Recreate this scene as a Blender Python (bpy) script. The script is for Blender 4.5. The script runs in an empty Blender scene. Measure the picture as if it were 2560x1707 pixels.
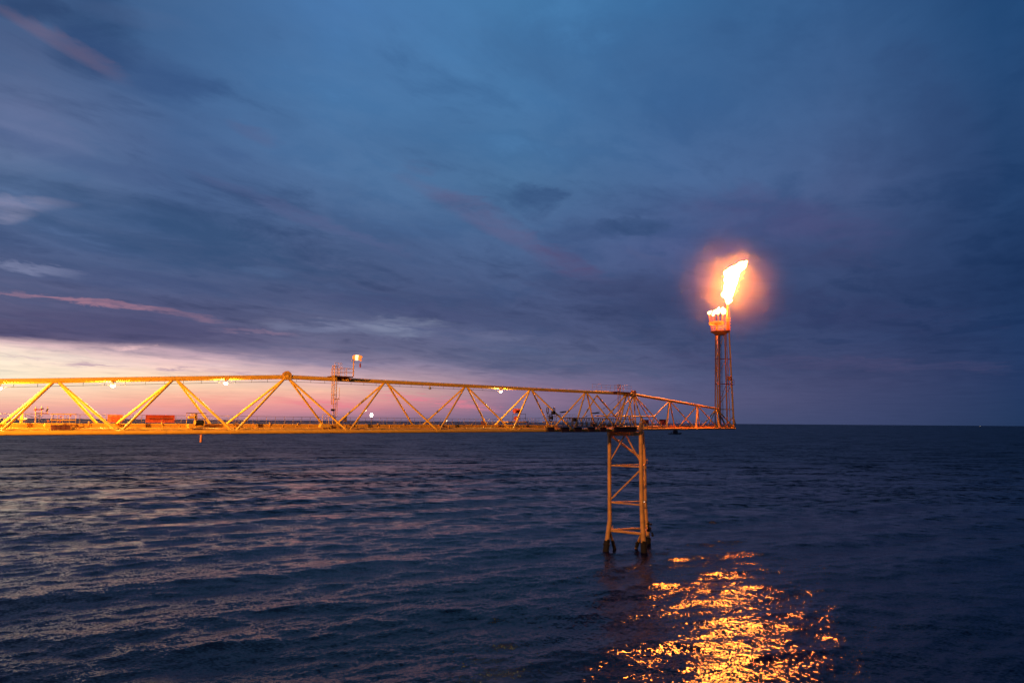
import bpy, math, random
import numpy as np
from mathutils import Vector, Matrix, noise as mnoise
random.seed(7); rng = np.random.default_rng(11)
R = math.radians
scene = bpy.context.scene
COL = scene.collection

# ------------------------------------------------------------------ camera
CAMZ, FPX, CX, CY = 41.3, 1707.0, 1280.0, 853.5
PITCH, ROLL = math.atan(201.0/1707.0), R(0.425)
fw = Vector((0, math.cos(PITCH), math.sin(PITCH)))
r0 = Vector((1, 0, 0)); u0 = r0.cross(fw)
rt = (math.cos(ROLL)*r0 + math.sin(ROLL)*u0).normalized()
up = rt.cross(fw)
CP = Vector((0, 0, CAMZ))
cam_d = bpy.data.cameras.new('camera'); cam = bpy.data.objects.new('camera', cam_d); COL.objects.link(cam)
cam.matrix_world = Matrix.Translation(CP) @ Matrix((rt, up, -fw)).transposed().to_4x4()
cam_d.lens = 24.0; cam_d.sensor_width = 36.0; cam_d.clip_start = 0.5; cam_d.clip_end = 250000
scene.camera = cam

def ray(x, y): return (fw + rt*((x-CX)/FPX) + up*((CY-y)/FPX)).normalized()
def proj(p):
    d = p - CP; k = d.dot(fw)
    return (CX + FPX*d.dot(rt)/k, CY - FPX*d.dot(up)/k)
def atZ(x, y, z): d = ray(x, y); return CP + d*((z-CAMZ)/d.z)
def atY(x, y, Y): d = ray(x, y); return CP + d*(Y/d.y)

# ------------------------------------------------------------------ sky
scene.view_settings.view_transform = 'Standard'; scene.view_settings.look = 'None'
scene.view_settings.exposure = 0; scene.view_settings.gamma = 1
scene.view_settings.use_curve_mapping = False
scene.cycles.use_denoising = True
scene.cycles.max_bounces = 6; scene.cycles.volume_bounces = 0
scene.cycles.sample_clamp_indirect = 20
def s2l(c):
    c = c/255.0
    return c/12.92 if c <= 0.04045 else ((c+0.055)/1.055)**2.4
def lin(rgb): return tuple(s2l(c) for c in rgb) + (1,)

world = bpy.data.worlds.new('World'); scene.world = world; world.use_nodes = True
wt = world.node_tree; wt.nodes.clear()
class X:
    """tiny expression wrapper over math nodes"""
    def __init__(s, v): s.v = v
    def _op(a, op, b=None, c=None, clamp=False):
        n = wt.nodes.new('ShaderNodeMath'); n.operation = op; n.use_clamp = clamp
        for i, q in enumerate((a, b, c)):
            if q is None: continue
            if isinstance(q, X): wt.links.new(q.v, n.inputs[i])
            else: n.inputs[i].default_value = float(q)
        return X(n.outputs[0])
    def __add__(a, b): return X._op(a, 'ADD', b)
    __radd__ = __add__
    def __sub__(a, b): return X._op(a, 'SUBTRACT', b)
    def __rsub__(a, b): return X._op(b, 'SUBTRACT', a)
    def __mul__(a, b): return X._op(a, 'MULTIPLY', b)
    __rmul__ = __mul__
    def __truediv__(a, b): return X._op(a, 'DIVIDE', b)
    def fn(a, op, b=None, clamp=False): return X._op(a, op, b, clamp=clamp)
def smooth(v, a, b, lo=0.0, hi=1.0):
    n = wt.nodes.new('ShaderNodeMapRange'); n.interpolation_type = 'SMOOTHSTEP'
    wt.links.new(v.v, n.inputs[0]); n.inputs[1].default_value = a; n.inputs[2].default_value = b
    n.inputs[3].default_value = lo; n.inputs[4].default_value = hi
    return X(n.outputs[0])
def combine(x, y, z=0.0):
    n = wt.nodes.new('ShaderNodeCombineXYZ')
    for i, q in enumerate((x, y, z)):
        if isinstance(q, X): wt.links.new(q.v, n.inputs[i])
        else: n.inputs[i].default_value = q
    return n.outputs[0]
def wnoise(vec, scale, detail=6, rough=0.55, dist=0.0):
    n = wt.nodes.new('ShaderNodeTexNoise'); n.inputs['Scale'].default_value = scale
    n.inputs['Detail'].default_value = detail; n.inputs['Roughness'].default_value = rough
    n.inputs['Distortion'].default_value = dist
    wt.links.new(vec, n.inputs['Vector']); return X(n.outputs['Fac'])
def mix(fac, a, b, mode='MIX'):
    n = wt.nodes.new('ShaderNodeMix'); n.data_type = 'RGBA'; n.blend_type = mode
    if isinstance(fac, X): wt.links.new(fac.v, n.inputs[0])
    else: n.inputs[0].default_value = fac
    for s_, q in ((6, a), (7, b)):
        if isinstance(q, tuple): n.inputs[s_].default_value = q
        else: wt.links.new(q, n.inputs[s_])
    return n.outputs[2]
tc = wt.nodes.new('ShaderNodeTexCoord')
sp = wt.nodes.new('ShaderNodeSeparateXYZ'); wt.links.new(tc.outputs['Generated'], sp.inputs[0])
dx, dy, dz = (X(sp.outputs[i]) for i in range(3))
az = dx.fn('ARCTAN2', dy)
hz = (dx*dx + dy*dy).fn('SQRT').fn('MAXIMUM', 0.001)
w = dz/hz                                            # tangent of elevation
# cloud layer coordinates: parallel streets of cloud running towards azimuth ~33 degrees
q = dz.fn('MAXIMUM', 0.0) + 0.055
VA = R(33)
ca, sa = math.cos(VA), math.sin(VA)
px, py = dx/q, dy/q
along = px*sa + py*ca
across = px*ca - py*sa
n_warp = wnoise(combine(along*0.5, across*0.9), 0.8, 3)
n_big = wnoise(combine(along*0.42, across*0.95 + n_warp*0.7, 3.1), 0.75, 8, 0.6, 0.3)
n_fine = wnoise(combine(along*1.15, across*1.5 + n_warp*0.8, 9.7), 1.9, 9, 0.64, 0.5)
n_puff = wnoise(combine(px, py, 5.0), 2.2, 7, 0.6, 0.5)
n_edge = wnoise(combine(az*6.0, w*30.0, 2.0), 2.0, 6, 0.6, 0.6)

cols = {
 0:   [(0,70,96,142),(100,84,104,150),(300,102,118,163),(420,98,118,162),(600,80,98,143),(720,95,98,138),(800,98,92,130),(838,108,96,132),(852,238,200,202),(880,253,230,212),(950,254,236,208),(985,252,212,182),(1010,248,186,164),(1035,228,160,156),(1046,205,150,156)],
 400: [(0,72,107,158),(200,74,108,160),(400,82,108,158),(550,74,98,145),(700,82,95,138),(800,86,85,126),(858,103,96,134),(882,210,176,188),(910,243,204,200),(950,252,220,186),(985,250,192,164),(1010,245,165,152),(1035,226,150,152),(1049,192,142,154)],
 800: [(0,76,120,178),(250,80,122,176),(420,82,115,165),(600,80,100,146),(750,82,91,133),(820,104,106,144),(870,115,110,146),(910,162,143,170),(945,222,180,183),(975,248,192,168),(1005,240,155,152),(1030,200,134,150),(1050,146,118,146)],
 1280:[(0,72,118,172),(250,76,118,172),(450,80,114,162),(600,80,102,150),(750,76,86,130),(830,82,88,130),(900,100,102,140),(940,128,114,150),(980,156,122,152),(1010,150,116,147),(1053,112,102,139)],
 1700:[(0,66,110,165),(250,68,102,155),(450,78,104,155),(600,78,88,138),(750,68,76,120),(850,74,80,122),(950,92,92,134),(1000,98,92,132),(1055,84,86,126)],
 2150:[(0,60,95,148),(250,66,92,142),(450,72,88,136),(600,62,76,122),(750,56,68,112),(850,58,68,112),(950,72,74,116),(1058,66,72,114)],
 2560:[(0,38,72,122),(250,42,70,118),(450,44,70,118),(650,40,62,108),(850,36,54,98),(950,42,58,102),(1063,38,56,96)],
}
def ramp(x, stops, k=1.0):
    n = wt.nodes.new('ShaderNodeValToRGB'); cr = n.color_ramp
    pts = []
    for y, r_, g_, b_ in stops:
        d = ray(x, y); e = d.z/math.hypot(d.x, d.y)
        pts.append((min(max(e, 0.0), 1.0), tuple(c*k for c in lin((r_, g_, b_))[:3]) + (1,)))
    top = stops[0]; pts.append((1.0, tuple(c*0.8*k for c in lin(top[1:])[:3]) + (1,)))
    pts.sort(key=lambda t: t[0]); 
    cr.elements[0].position = pts[0][0]; cr.elements[0].color = pts[0][1]
    cr.elements[1].position = pts[-1][0]; cr.elements[1].color = pts[-1][1]
    for p_, c_ in pts[1:-1]:
        el = cr.elements.new(p_); el.color = c_
    wt.links.new(wv.v, n.inputs[0]); return n.outputs[0]
# the ramps are read slightly up or down with the cloud streets, so no band is ruled
wv = w + (n_edge - 0.5)*0.012*smooth(w, 0.0, 0.05) + (n_big - 0.5)*0.10*smooth(w, 0.14, 0.35)
for x_ in (1280, 1700, 2150, 2560): cols[x_] = [(y, r_-2, g_+1, b_+1) for y, r_, g_, b_ in cols[x_]]
def grade(t):
    y, r_, g_, b_ = t
    k_ = min(1.0, max(0.0, (185-r_)/60.0))
    return (y, r_*(1-.055*k_), g_*(1-.035*k_), b_*(1-.055*k_))
for x_ in cols: cols[x_] = [grade(t_) for t_ in cols[x_]]
xs = sorted(cols); cur = None
def azof(x): d = ray(x, 1000); return math.atan2(d.x, d.y)
seq = [(azof(x), ramp(x, cols[x])) for x in xs]
seq = [(R(-180), ramp(2560, cols[2560], 0.8)), (R(-115), ramp(1280, cols[1280], 0.8)), (R(-62), ramp(0, cols[0], 1.0))] + seq + \
      [(R(75), ramp(2560, cols[2560], 0.85))]
cur = seq[0][1]
for (a0, _), (a1, c1) in zip(seq[:-1], seq[1:]):
    cur = mix(smooth(az, a0, a1) if a1-a0 > R(30) else X._op(X._op(az, 'SUBTRACT', a0), 'DIVIDE', a1-a0, clamp=True), cur, c1)
# broken light and dark in the layer
n_mid0 = wnoise(combine(px, py, 40.0), 1.1, 4, 0.5)
n_str = wnoise(combine(along*0.5 + n_mid0*0.8, across*1.7 + n_warp*1.0, 21.3), 2.2, 9, 0.64, 0.4)
n_mid = wnoise(combine(along*0.95, across*1.15, 33.0), 1.5, 7, 0.6, 0.35)
glow = smooth(w, 0.0, 0.12)
tt = (n_big - 0.47)*1.1*glow + (n_mid - 0.5)*1.25*glow*smooth(az, R(38), R(-5), 0.45, 1.0) + (n_fine - 0.5)*1.25*smooth(w, 0.0, 0.10)*smooth(az, R(38), R(-10), 0.35, 1.0) + (n_str - 0.5)*0.35*smooth(w, 0.0, 0.10)*smooth(az, R(38), R(-10), 0.35, 1.0)*smooth(w, 0.45, 0.15, 0.35, 1.0) + (n_puff - 0.5)*0.25
n = wt.nodes.new('ShaderNodeMix'); n.data_type = 'RGBA'; n.blend_type = 'MULTIPLY'; n.inputs[0].default_value = 1.0
wt.links.new(cur, n.inputs[6]); wt.links.new(combine(tt*1.15 + 1.01, tt*1.0 + 1.01, tt*0.78 + 1.0), n.inputs[7]); cur = n.outputs[2]

clump = smooth(n_fine*0.45 + n_mid*0.55, 0.47, 0.60, 0.0, 1.0)*glow*smooth(w, 0.9, 0.3, 0.35, 1.0)
n = wt.nodes.new('ShaderNodeMix'); n.data_type = 'RGBA'; n.blend_type = 'MULTIPLY'
wt.links.new((clump*1.0).v, n.inputs[0]); wt.links.new(cur, n.inputs[6]); n.inputs[7].default_value = (0.66, 0.74, 0.80, 1); cur = n.outputs[2]
gx = dx/dy.fn('MAXIMUM', 0.05); gz = dz/dy.fn('MAXIMUM', 0.05)
gx = gx + (n_puff - 0.5)*0.06 + (n_fine - 0.5)*0.04
gz = gz + (n_fine - 0.5)*0.035 + (n_edge - 0.5)*0.012
front = smooth(dy, 0.1, 0.3)
n_rag = wnoise(combine(px, py, 60.0), 3.4, 6, 0.62, 0.8)
PATCH = smooth(n_rag*0.6 + n_fine*0.4, 0.36, 0.58, 0.35, 1.0)
def blob(cx, cy, rx, ry, ang, colr, op, soft=1.0):
    """a named patch of the cloud cover, placed by its compass direction and height"""
    global cur
    d = ray(cx, cy); ax, azz = d.x/d.y, d.z/d.y
    d1 = ray(cx+20*math.cos(R(ang)), cy+20*math.sin(R(ang)))
    vx, vz = d1.x/d1.y-ax, d1.z/d1.y-azz; l = math.hypot(vx, vz); vx, vz = vx/l, vz/l
    k = l/20.0
    ex, ez = gx-ax, gz-azz
    a = (ex*vx + ez*vz)/(rx*k); b = (ex*(-vz) + ez*vx)/(ry*k)
    r2 = a*a + b*b
    colr = grade((0,)+tuple(colr))[1:]
    f = smooth(r2 + (n_fine-0.5)*3.0*soft + (n_puff-0.5)*2.2*soft + (n_str-0.5)*2.2*soft, 1.5, -0.25, 0.0, op)*front
    cur = mix(f*PATCH, cur, lin(colr))
B = blob
B(1500,150,520,120,4,(62,100,152),.45)
B(240,90,110,120,10,(44,70,116),.9)
B(60,20,110,40,10,(46,70,115),.8)
B(330,170,200,60,28,(56,84,134),.75)
B(440,215,110,55,10,(58,88,140),.6)
B(330,40,150,30,10,(84,108,155),.4)
B(140,105,190,22,31,(122,104,134),.55,1.1)
B(90,330,160,60,20,(112,122,168),.5)
B(655,335,85,24,22,(94,100,146),.45,1.1)
B(740,300,60,30,5,(70,105,155),.5)
B(590,385,60,22,10,(68,96,148),.5)
B(160,395,330,26,16,(76,98,146),.7)
B(1340,500,70,45,18,(56,84,132),.75,1.3)
B(1420,590,110,60,25,(60,82,130),.65,1.3)
B(1190,530,290,34,29,(108,98,140),.45,1.1)
B(1420,655,110,36,22,(88,80,124),.7,.9)
B(1570,568,80,18,3,(56,80,126),.9,1.2)
B(1750,700,230,16,22,(92,98,142),.35)
B(40,503,150,26,4,(146,146,182),.95)
B(20,540,50,22,0,(150,148,180),.7)
B(120,465,150,20,10,(68,92,135),.6)
B(420,590,460,80,12,(54,82,126),.75,1.2)
B(760,540,280,16,20,(98,104,152),.45)
B(930,520,150,25,15,(88,118,166),.45)
B(90,672,130,12,8,(140,144,182),.75,.7)
B(330,700,260,24,4,(70,84,130),.5)
B(660,680,70,12,5,(92,112,158),.5)
B(60,736,150,5,3,(160,122,146),.7,.4)
B(250,757,200,6,8,(174,126,145),.85,.5)
B(430,785,130,9,10,(150,116,142),.75,.6)
B(630,833,110,5,3,(150,122,150),.7,.4)
B(200,820,460,28,3,(86,84,125),.7)
B(985,820,120,22,4,(140,146,178),.8,.9)
B(840,818,45,7,5,(140,142,176),.6,.8)
B(700,812,80,14,2,(122,122,158),.6,.9)
B(800,820,130,12,2,(122,126,164),.7,.7)
B(1240,840,90,12,4,(120,122,160),.5)
B(1030,770,300,26,8,(76,84,128),.6)
B(1650,740,340,45,5,(66,74,116),.55)
B(1260,905,200,26,5,(84,92,132),.65)
B(760,905,180,12,3,(140,132,166),.6)
B(640,880,230,16,5,(122,114,150),.75,.6)
B(330,868,60,5,0,(250,205,205),.7,.4)
B(240,912,110,5,2,(182,150,172),.9,.5)
B(60,895,80,3,2,(205,175,185),.8,.5)
B(420,923,50,4,1,(180,150,172),.9,.5)
B(590,932,110,5,2,(185,150,170),.7,.5)
B(1090,1002,190,7,8,(232,128,148),.8,.4)
B(800,1012,150,8,4,(238,126,142),.7,.5)
B(560,1000,160,9,2,(250,168,150),.6,.5)
B(300,1025,200,7,1,(226,165,165),.6,.5)
B(1400,955,200,14,3,(120,110,148),.5)
B(1560,925,240,10,2,(82,92,132),.6)
B(1980,540,260,80,6,(86,82,132),.5)
B(2010,640,260,30,5,(64,70,114),.5)
B(2060,780,380,50,3,(54,62,106),.5)
B(2100,910,420,16,2,(84,80,122),.45)
B(2350,300,90,230,-30,(50,74,122),.4)
bg = wt.nodes.new('ShaderNodeBackground'); bg.inputs[1].default_value = 1.0
wt.links.new(cur, bg.inputs[0])
wo = wt.nodes.new('ShaderNodeOutputWorld'); wt.links.new(bg.outputs[0], wo.inputs[0])

# ------------------------------------------------------------------ materials
def mat(name, colr, rough=0.5, metal=0.0, var=0.25, emit=None, estr=0.0, wear=None, bump=0.0, nscale=1.5, spec=0.5):
    m = bpy.data.materials.new(name); m.use_nodes = True; t = m.node_tree; b = t.nodes['Principled BSDF']
    b.inputs['Roughness'].default_value = rough; b.inputs['Metallic'].default_value = metal
    b.inputs['Specular IOR Level'].default_value = spec
    tcn = t.nodes.new('ShaderNodeTexCoord'); nz = t.nodes.new('ShaderNodeTexNoise')
    nz.inputs['Scale'].default_value = nscale; nz.inputs['Detail'].default_value = 6
    t.links.new(tcn.outputs['Object'], nz.inputs['Vector'])
    rp = t.nodes.new('ShaderNodeValToRGB'); t.links.new(nz.outputs['Fac'], rp.inputs[0])
    rp.color_ramp.elements[0].position = 0.3; rp.color_ramp.elements[1].position = 0.7
    rp.color_ramp.elements[0].color = tuple(c*(1-var) for c in colr)+(1,)
    rp.color_ramp.elements[1].color = tuple(min(1, c*(1+var*0.4)) for c in colr)+(1,)
    out = rp.outputs[0]
    if wear:
        n2 = t.nodes.new('ShaderNodeTexNoise'); n2.inputs['Scale'].default_value = nscale*0.8; n2.inputs['Detail'].default_value = 10
        n2.inputs['Roughness'].default_value = 0.7
        t.links.new(tcn.outputs['Object'], n2.inputs['Vector'])
        r2 = t.nodes.new('ShaderNodeValToRGB'); t.links.new(n2.outputs['Fac'], r2.inputs[0])
        r2.color_ramp.elements[0].position = wear[1]; r2.color_ramp.elements[1].position = wear[1]+0.05
        r2.color_ramp.elements[0].color = (0,0,0,1); r2.color_ramp.elements[1].color = (1,1,1,1)
        mx = t.nodes.new('ShaderNodeMix'); mx.data_type = 'RGBA'; t.links.new(r2.outputs[0], mx.inputs[0])
        t.links.new(out, mx.inputs[6]); mx.inputs[7].default_value = wear[0]+(1,); out = mx.outputs[2]
    t.links.new(out, b.inputs['Base Color'])
    if bump:
        bp = t.nodes.new('ShaderNodeBump'); bp.inputs['Strength'].default_value = bump; bp.inputs['Distance'].default_value = 0.05
        t.links.new(nz.outputs['Fac'], bp.inputs['Height']); t.links.new(bp.outputs[0], b.inputs['Normal'])
    if emit:
        b.inputs['Emission Color'].default_value = emit+(1,); b.inputs['Emission Strength'].default_value = estr
    return m
RUST = (0.10, 0.035, 0.012)
YEL = mat('yellow_paint', (0.80, 0.40, 0.035), 0.55, wear=(RUST, 0.77), var=0.15, nscale=1.1)
YEL2 = mat('worn_yellow_paint', (0.66, 0.31, 0.035), 0.55, wear=(RUST, 0.69), var=0.25, bump=0.2, nscale=1.3)
JAC = mat('jacket_paint', (0.72, 0.33, 0.09), 0.5, wear=(RUST, 0.66), var=0.3, bump=0.2, nscale=0.5)
ORG = mat('orange_steel', (0.55, 0.16, 0.06), 0.5, wear=(RUST, 0.58), var=0.3, nscale=0.8)
DRK = mat('dark_steel', (0.045, 0.022, 0.022), 0.5, metal=0.3, var=0.4, wear=(RUST, 0.6))
BLK = mat('black_rubber', (0.012, 0.010, 0.011), 0.6, var=0.3)
RED = mat('red_paint', (0.30, 0.03, 0.015), 0.5, var=0.3, wear=(RUST, 0.64))
BRN = mat('rusty_brown_steel', (0.16, 0.045, 0.02), 0.7, var=0.4)
GRT = mat('deck_grating', (0.35, 0.20, 0.07), 0.7, var=0.4, nscale=3)
RAIL = mat('railing_steel', (0.28, 0.15, 0.10), 0.5, metal=0.2, var=0.3)
BAN = mat('banner_vinyl', (0.40, 0.045, 0.010), 0.55, var=0.15, nscale=3)
BANT = mat('banner_lettering', (0.20, 0.02, 0.006), 0.6, var=0.3)
PIPE = mat('pipeline_paint', (0.72, 0.36, 0.04), 0.4, wear=(RUST, 0.72), var=0.25, nscale=0.9)
CAB = mat('cable_sheath', (0.03, 0.02, 0.02), 0.5)
GROW = mat('marine_growth', (0.018, 0.012, 0.009), 0.9, var=0.5, bump=1.0, nscale=2.5)
LAMPG = mat('lamp_glass', (1, .8, .5), 0.3, emit=(1, 0.50, 0.16), estr=70)
LAMPO = mat('unlit_lamp_glass', (0.25, 0.25, 0.28), 0.15)
LAMPH = mat('lamp_housing', (0.5, 0.3, 0.06), 0.5)
WHL = mat('white_lantern_glass', (1, 1, 1), 0.3, emit=(1, 0.95, 0.82), estr=14)
TUBE = mat('tube_light_glass', (1, 1, 1), 0.3, emit=(1, 0.82, 0.55), estr=2.5)
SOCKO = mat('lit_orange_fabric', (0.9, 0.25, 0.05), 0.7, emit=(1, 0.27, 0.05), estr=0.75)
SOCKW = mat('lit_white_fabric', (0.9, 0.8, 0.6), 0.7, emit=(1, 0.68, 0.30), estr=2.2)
WHT = mat('white_band', (0.8, 0.75, 0.7), 0.5)
def emis(name, c, s):
    m = bpy.data.materials.new(name); m.use_nodes = True; t = m.node_tree; t.nodes.clear()
    e = t.nodes.new('ShaderNodeEmission'); e.inputs[0].default_value = c+(1,); e.inputs[1].default_value = s
    o = t.nodes.new('ShaderNodeOutputMaterial'); t.links.new(e.outputs[0], o.inputs[0]); return m
FLAME = emis('burning_gas', (1, 0.235, 0.027), 1150)
FLAME2 = emis('burning_gas_small', (1, 0.27, 0.035), 400)

# ------------------------------------------------------------------ mesh helpers
class MB:
    def __init__(s): s.v = []; s.f = []
    def add(s, vs, fs):
        o = len(s.v); s.v += [tuple(v) for v in vs]; s.f += [tuple(i+o for i in f) for f in fs]; return s
    def box(s, c, a, b, d):
        """c centre; a, b, d half-axis vectors"""
        c, a, b, d = Vector(c), Vector(a), Vector(b), Vector(d)
        vs = [c+i*a+j*b+k*d for k in (-1, 1) for j in (-1, 1) for i in (-1, 1)]
        return s.add(vs, [(0,2,3,1),(4,5,7,6),(0,1,5,4),(2,6,7,3),(0,4,6,2),(1,3,7,5)])
    def tube(s, p0, p1, r, n=10, r1=None):
        p0, p1 = Vector(p0), Vector(p1); r1 = r if r1 is None else r1
        t = (p1-p0).normalized(); a = t.orthogonal().normalized(); b = t.cross(a)
        vs = []
        for p, q in ((p0, r), (p1, r1)):
            for i in range(n):
                an = 2*math.pi*i/n; vs.append(p+(a*math.cos(an)+b*math.sin(an))*q)
        fs = [(i, (i+1) % n, n+(i+1) % n, n+i) for i in range(n)]
        fs += [tuple(range(n))[::-1], tuple(range(n, 2*n))]
        return s.add(vs, fs)
    def path(s, pts, r, n=8):
        for a, b in zip(pts[:-1], pts[1:]): s.tube(a, b, r, n)
        return s
    def ball(s, c, r, n=12, m=8, sc=(1,1,1)):
        c = Vector(c); vs = []; fs = []
        for j in range(m+1):
            ph = math.pi*j/m
            for i in range(n):
                th = 2*math.pi*i/n
                vs.append(c+Vector((math.sin(ph)*math.cos(th)*sc[0], math.sin(ph)*math.sin(th)*sc[1], math.cos(ph)*sc[2]))*r)
        for j in range(m):
            for i in range(n): fs.append((j*n+i, (j+1)*n+i, (j+1)*n+(i+1) % n, j*n+(i+1) % n))
        return s.add(vs, fs)
    def ring(s, c, ax, rr, r, n=24, k=8, sq=None):
        c = Vector(c); ax = Vector(ax).normalized(); a = ax.orthogonal().normalized(); b = ax.cross(a); vs = []; fs = []
        for i in range(n):
            th = 2*math.pi*i/n; d = a*math.cos(th)+b*math.sin(th)
            for j in range(k):
                ph = 2*math.pi*(j+.5)/k
                vs.append(c+d*(rr+r*math.cos(ph))+ax*(sq or r)*math.sin(ph))
        for i in range(n):
            for j in range(k): fs.append((i*k+j, ((i+1) % n)*k+j, ((i+1) % n)*k+(j+1) % k, i*k+(j+1) % k))
        return s.add(vs, fs)
    def build(s, name, m, parent=None, smooth=True):
        org = Vector((0,0,0))
        q = parent
        while q is not None: org += q.location; q = q.parent
        me = bpy.data.meshes.new(name)
        me.from_pydata([(v[0]-org.x, v[1]-org.y, v[2]-org.z) for v in s.v], [], s.f)
        me.materials.append(m)
        if smooth:
            me.polygons.foreach_set('use_smooth', [len(f) == 4 for f in s.f])
            try: me.set_sharp_from_angle(angle=R(40))
            except Exception: pass
        me.update()
        o = bpy.data.objects.new(name, me); COL.objects.link(o); o.parent = parent
        return o
def thing(name, label, cat, loc, group=None):
    o = bpy.data.objects.new(name, None); COL.objects.link(o); o.location = loc
    o.empty_display_size = 0.3
    o['label'] = label; o['category'] = cat
    if group: o['group'] = group
    return o
def tag(o, label, cat, group=None):
    o['label'] = label; o['category'] = cat
    if group: o['group'] = group
    return o
def relabel_copy(root, loc, label, group=None):
    c = root.copy(); COL.objects.link(c); c.location = loc; c['label'] = label
    if group: c['group'] = group
    for ch in root.children:
        d = ch.copy(); COL.objects.link(d); d.parent = c
        for g in ch.children:
            e = g.copy(); COL.objects.link(e); e.parent = d
    return c
Zv = Vector((0, 0, 1))

# ------------------------------------------------------------------ sea
def build_sea():
    fine = np.radians(np.linspace(-50, 50, 960))
    coarse = np.radians(np.linspace(50, 310, 130))[1:-1]
    azs = np.concatenate([fine, coarse])
    inv = np.linspace(1/60.0, 1/2200.0, 860)
    rr = np.concatenate([[0.5, 12, 24, 36, 48], 1/inv, np.geomspace(2400, 120000, 40)])
    na, nr = len(azs), len(rr)
    A, Rr = np.meshgrid(azs, rr)
    X0 = (np.sin(A)*Rr).astype(np.float64); Y0 = (np.cos(A)*Rr)
    dr = np.gradient(rr)[:, None]*np.ones((1, na))
    dA = np.gradient(azs)[None, :]*Rr; dA = np.abs(dA)
    sp_ = np.maximum(dr*0.8, dA)
    Zs = np.zeros_like(X0); DX = np.zeros_like(X0); DY = np.zeros_like(X0)
    waves = []
    main = R(122)                # direction the swell runs, world angle from +x
    for i in range(14):
        L = rng.uniform(26, 56); waves.append((L, 0.0038*L*rng.uniform(.5, 1.2), main + R(rng.normal(0, 9))))
    for i in range(34):
        L = math.exp(rng.uniform(math.log(7), math.log(24))); waves.append((L, 0.0030*L*rng.uniform(.5, 1.2), main + R(rng.normal(0, 26))))
    for i in range(52):
        L = math.exp(rng.uniform(math.log(1.6), math.log(7))); waves.append((L, 0.0024*L*rng.uniform(.5, 1.3), main + R(rng.normal(-8, 42))))
    for L, a, th in waves:
        k = 2*math.pi/L; kx, ky = k*math.cos(th), k*math.sin(th); ph = rng.uniform(0, 6.28)
        f = np.clip((L/sp_ - 2.2)/3.0, 0, 1)*a
        arg = kx*X0+ky*Y0+ph
        s_, c_ = np.sin(arg), np.cos(arg)
        Zs += f*c_; DX -= 0.8*f*s_*math.cos(th); DY -= 0.8*f*s_*math.sin(th)
    g = np.clip((2000-Rr)/1200, 0, 1)
    Zs *= g; co = np.stack([X0+DX*g, Y0+DY*g, Zs], -1).reshape(-1, 3)
    i = np.arange(nr-1)[:, None]; j = np.arange(na)[None, :]; j2 = (j+1) % na
    q_ = np.stack([i*na+j, i*na+j2, (i+1)*na+j2, (i+1)*na+j], -1).reshape(-1, 4).astype(np.int32)
    q_ = q_[:, ::-1]
    me = bpy.data.meshes.new('sea')
    me.vertices.add(len(co)); me.vertices.foreach_set('co', co.astype(np.float32).ravel())
    me.loops.add(q_.size); me.loops.foreach_set('vertex_index', q_.ravel())
    me.polygons.add(len(q_)); me.polygons.foreach_set('loop_start', np.arange(0, q_.size, 4, dtype=np.int32))
    me.polygons.foreach_set('use_smooth', np.ones(len(q_), dtype=bool))
    me.update(calc_edges=True)
    m = bpy.data.materials.new('sea_water'); m.use_nodes = True; t = m.node_tree; b = t.nodes['Principled BSDF']
    b.inputs['Base Color'].default_value = (0.0006, 0.0020, 0.021, 1); b.inputs['Roughness'].default_value = 0.12
    b.inputs['IOR'].default_value = 1.333; b.inputs['Specular IOR Level'].default_value = 0.28
    tcn = t.nodes.new('ShaderNodeTexCoord')
    geo = t.nodes.new('ShaderNodeNewGeometry'); last = geo.outputs['Normal']
    ld = t.nodes.new('ShaderNodeVectorMath'); ld.operation = 'LENGTH'; t.links.new(tcn.outputs['Object'], ld.inputs[0])
    def fade(a_, b_, lo, hi):
        r_ = t.nodes.new('ShaderNodeMapRange'); r_.interpolation_type = 'SMOOTHSTEP'; t.links.new(ld.outputs['Value'], r_.inputs[0])
        r_.inputs[1].default_value = a_; r_.inputs[2].default_value = b_; r_.inputs[3].default_value = lo; r_.inputs[4].default_value = hi
        return r_.outputs[0]
    def ripples(scale, rot, sx, sy, det, ro, amp):
        nonlocal last
        mp = t.nodes.new('ShaderNodeMapping'); mp.inputs['Rotation'].default_value = (0, 0, rot); mp.inputs['Scale'].default_value = (sx, sy, 1)
        t.links.new(tcn.outputs['Object'], mp.inputs[0])
        n_ = t.nodes.new('ShaderNodeTexNoise'); n_.inputs['Scale'].default_value = scale; n_.inputs['Detail'].default_value = det; n_.inputs['Roughness'].default_value = ro
        t.links.new(mp.outputs[0], n_.inputs['Vector'])
        sb = t.nodes.new('ShaderNodeVectorMath'); sb.operation = 'SUBTRACT'; t.links.new(n_.outputs['Color'], sb.inputs[0]); sb.inputs[1].default_value = (.5, .5, .5)
        fl_ = t.nodes.new('ShaderNodeVectorMath'); fl_.operation = 'MULTIPLY'; t.links.new(sb.outputs[0], fl_.inputs[0]); fl_.inputs[1].default_value = (1, 1, 0)
        sc_ = t.nodes.new('ShaderNodeVectorMath'); sc_.operation = 'SCALE'; t.links.new(fl_.outputs[0], sc_.inputs[0]); t.links.new(amp, sc_.inputs['Scale'])
        ad = t.nodes.new('ShaderNodeVectorMath'); ad.operation = 'ADD'; t.links.new(last, ad.inputs[0]); t.links.new(sc_.outputs[0], ad.inputs[1])
        last = ad.outputs[0]
    ripples(0.045, R(-32), 0.4, 1.0, 4, 0.55, fade(150, 700, 0.15, 3.0))
    ripples(0.30, R(-32), 0.6, 1.0, 3, 0.5, fade(210, 620, 0.35, 4.2))
    ripples(2.8, R(-20), 0.5, 1.0, 6, 0.62, fade(210, 620, 1.15, 4.2))
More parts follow.
